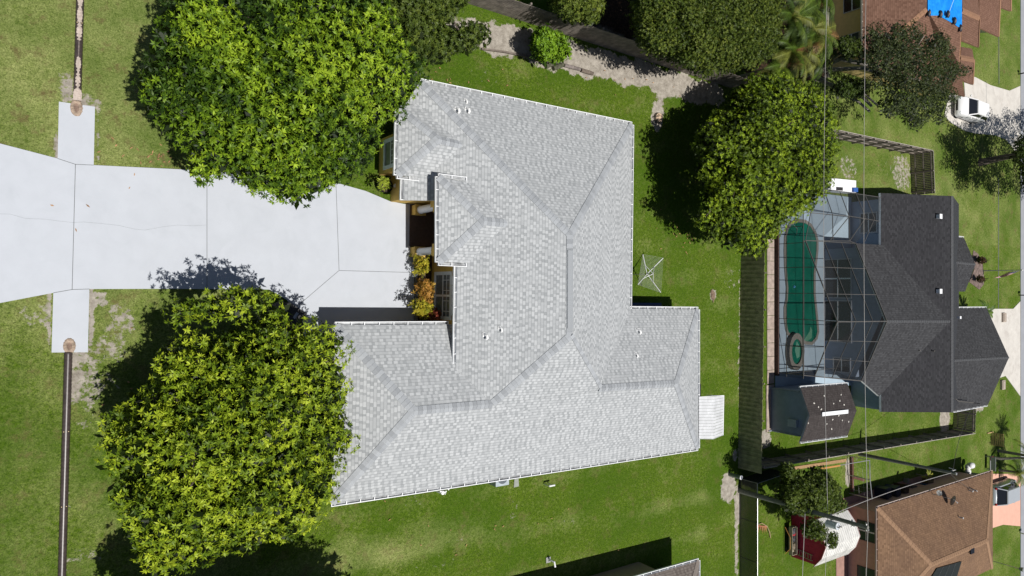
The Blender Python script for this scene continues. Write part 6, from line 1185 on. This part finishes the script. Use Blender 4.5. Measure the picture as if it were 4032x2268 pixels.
# an oak out of frame whose shadow falls by the salmon driveway
q = P(4060, 2160, 0); V3 = thing('oak_tree', 'oak beyond the right edge, shading the lawn by the tan-brown roof', 'tree', q); trunk(V3, q, (q[0], q[1], 3.2), .22, [(q[0] + k, q[1] + l, 5.5) for k, l in ((1, 1), (-1, 1), (0, -1.5), (1.5, -1))], M_BARK)
# little plant in the shade by the brown roof
q = P(3632, 1872, .5); palm('spiky_plant', 'small spiky yellow-green plant by the shaded patio clutter', (q[0], q[1], 0), .9, .8, 9, [(.20, .22, .03), (.3, .3, .05)], 0, .04, .05, 77)
# front strips: footpath line and small concrete blocks by the road
strip([(3933, 145), (3934, 330)], .08, .02, 'kerb_line', M_JOINT); o = bpy.data.objects['kerb_line']; tag(o, kind='structure'); strip([(3932, 700), (3932, 1235)], .08, .02, 'kerb_line', M_JOINT); tag(bpy.data.objects['kerb_line.001'], kind='structure')
for o in list(SC.objects):
    if o.name.startswith('joint') and not o.parent: tag(o, kind='structure')
for (a, b_, lb) in ((3948, 1250, 'pale concrete block at the upper side of the pale apron'), (3944, 1515, 'pale concrete block at the lower side of the pale apron')):
    q = P(a, b_, 0); mb = MB(); mb.box((q[0], q[1], .1), (.7, .9, .2)); mb.box((q[0], q[1], .22), (.5, .7, .05)); tag(mb.build('concrete_block', flat('block_tan', (.38, .32, .27), .9), None, origin=q), lb, 'block')
mb = MB(); r3 = random.Random(9)
for (cx4, cy4, sx4, sy4, n4) in ((560, 600, 160, 120, 16), (500, 1700, 130, 400, 14), (1750, 330, 200, 90, 22), (2680, 930, 90, 110, 30), (1900, 2080, 500, 120, 14), (240, 800, 200, 160, 4), (650, 620, 90, 30, 8), (2450, 340, 200, 60, 10), (1500, 260, 60, 60, 8), (3450, 640, 120, 60, 8)):
    for _ in range(n4):
        q = P(cx4 + r3.gauss(0, sx4 / 2), cy4 + r3.gauss(0, sy4 / 2), .065); a4 = r3.uniform(0, 6.28); l4, w4 = r3.uniform(.05, .10), r3.uniform(.018, .03); u4, v4 = (cos(a4), sin(a4)), (-sin(a4), cos(a4))
        mb.face([(q[0] - u4[0] * l4, q[1] - u4[1] * l4, q[2]), (q[0] + v4[0] * w4, q[1] + v4[1] * w4, q[2] + .012), (q[0] + u4[0] * l4, q[1] + u4[1] * l4, q[2] + .01), (q[0] - v4[0] * w4, q[1] - v4[1] * w4, q[2])])
tag(mb.build('fallen_leaves', flat('fallen_leaf', (.34, .19, .09), .8, .5, 3), None, origin=(0, 0, 0)), 'scattered dry orange-brown leaves on the lawns', 'leaves', None, 'stuff')
print('objects', len(SC.objects))
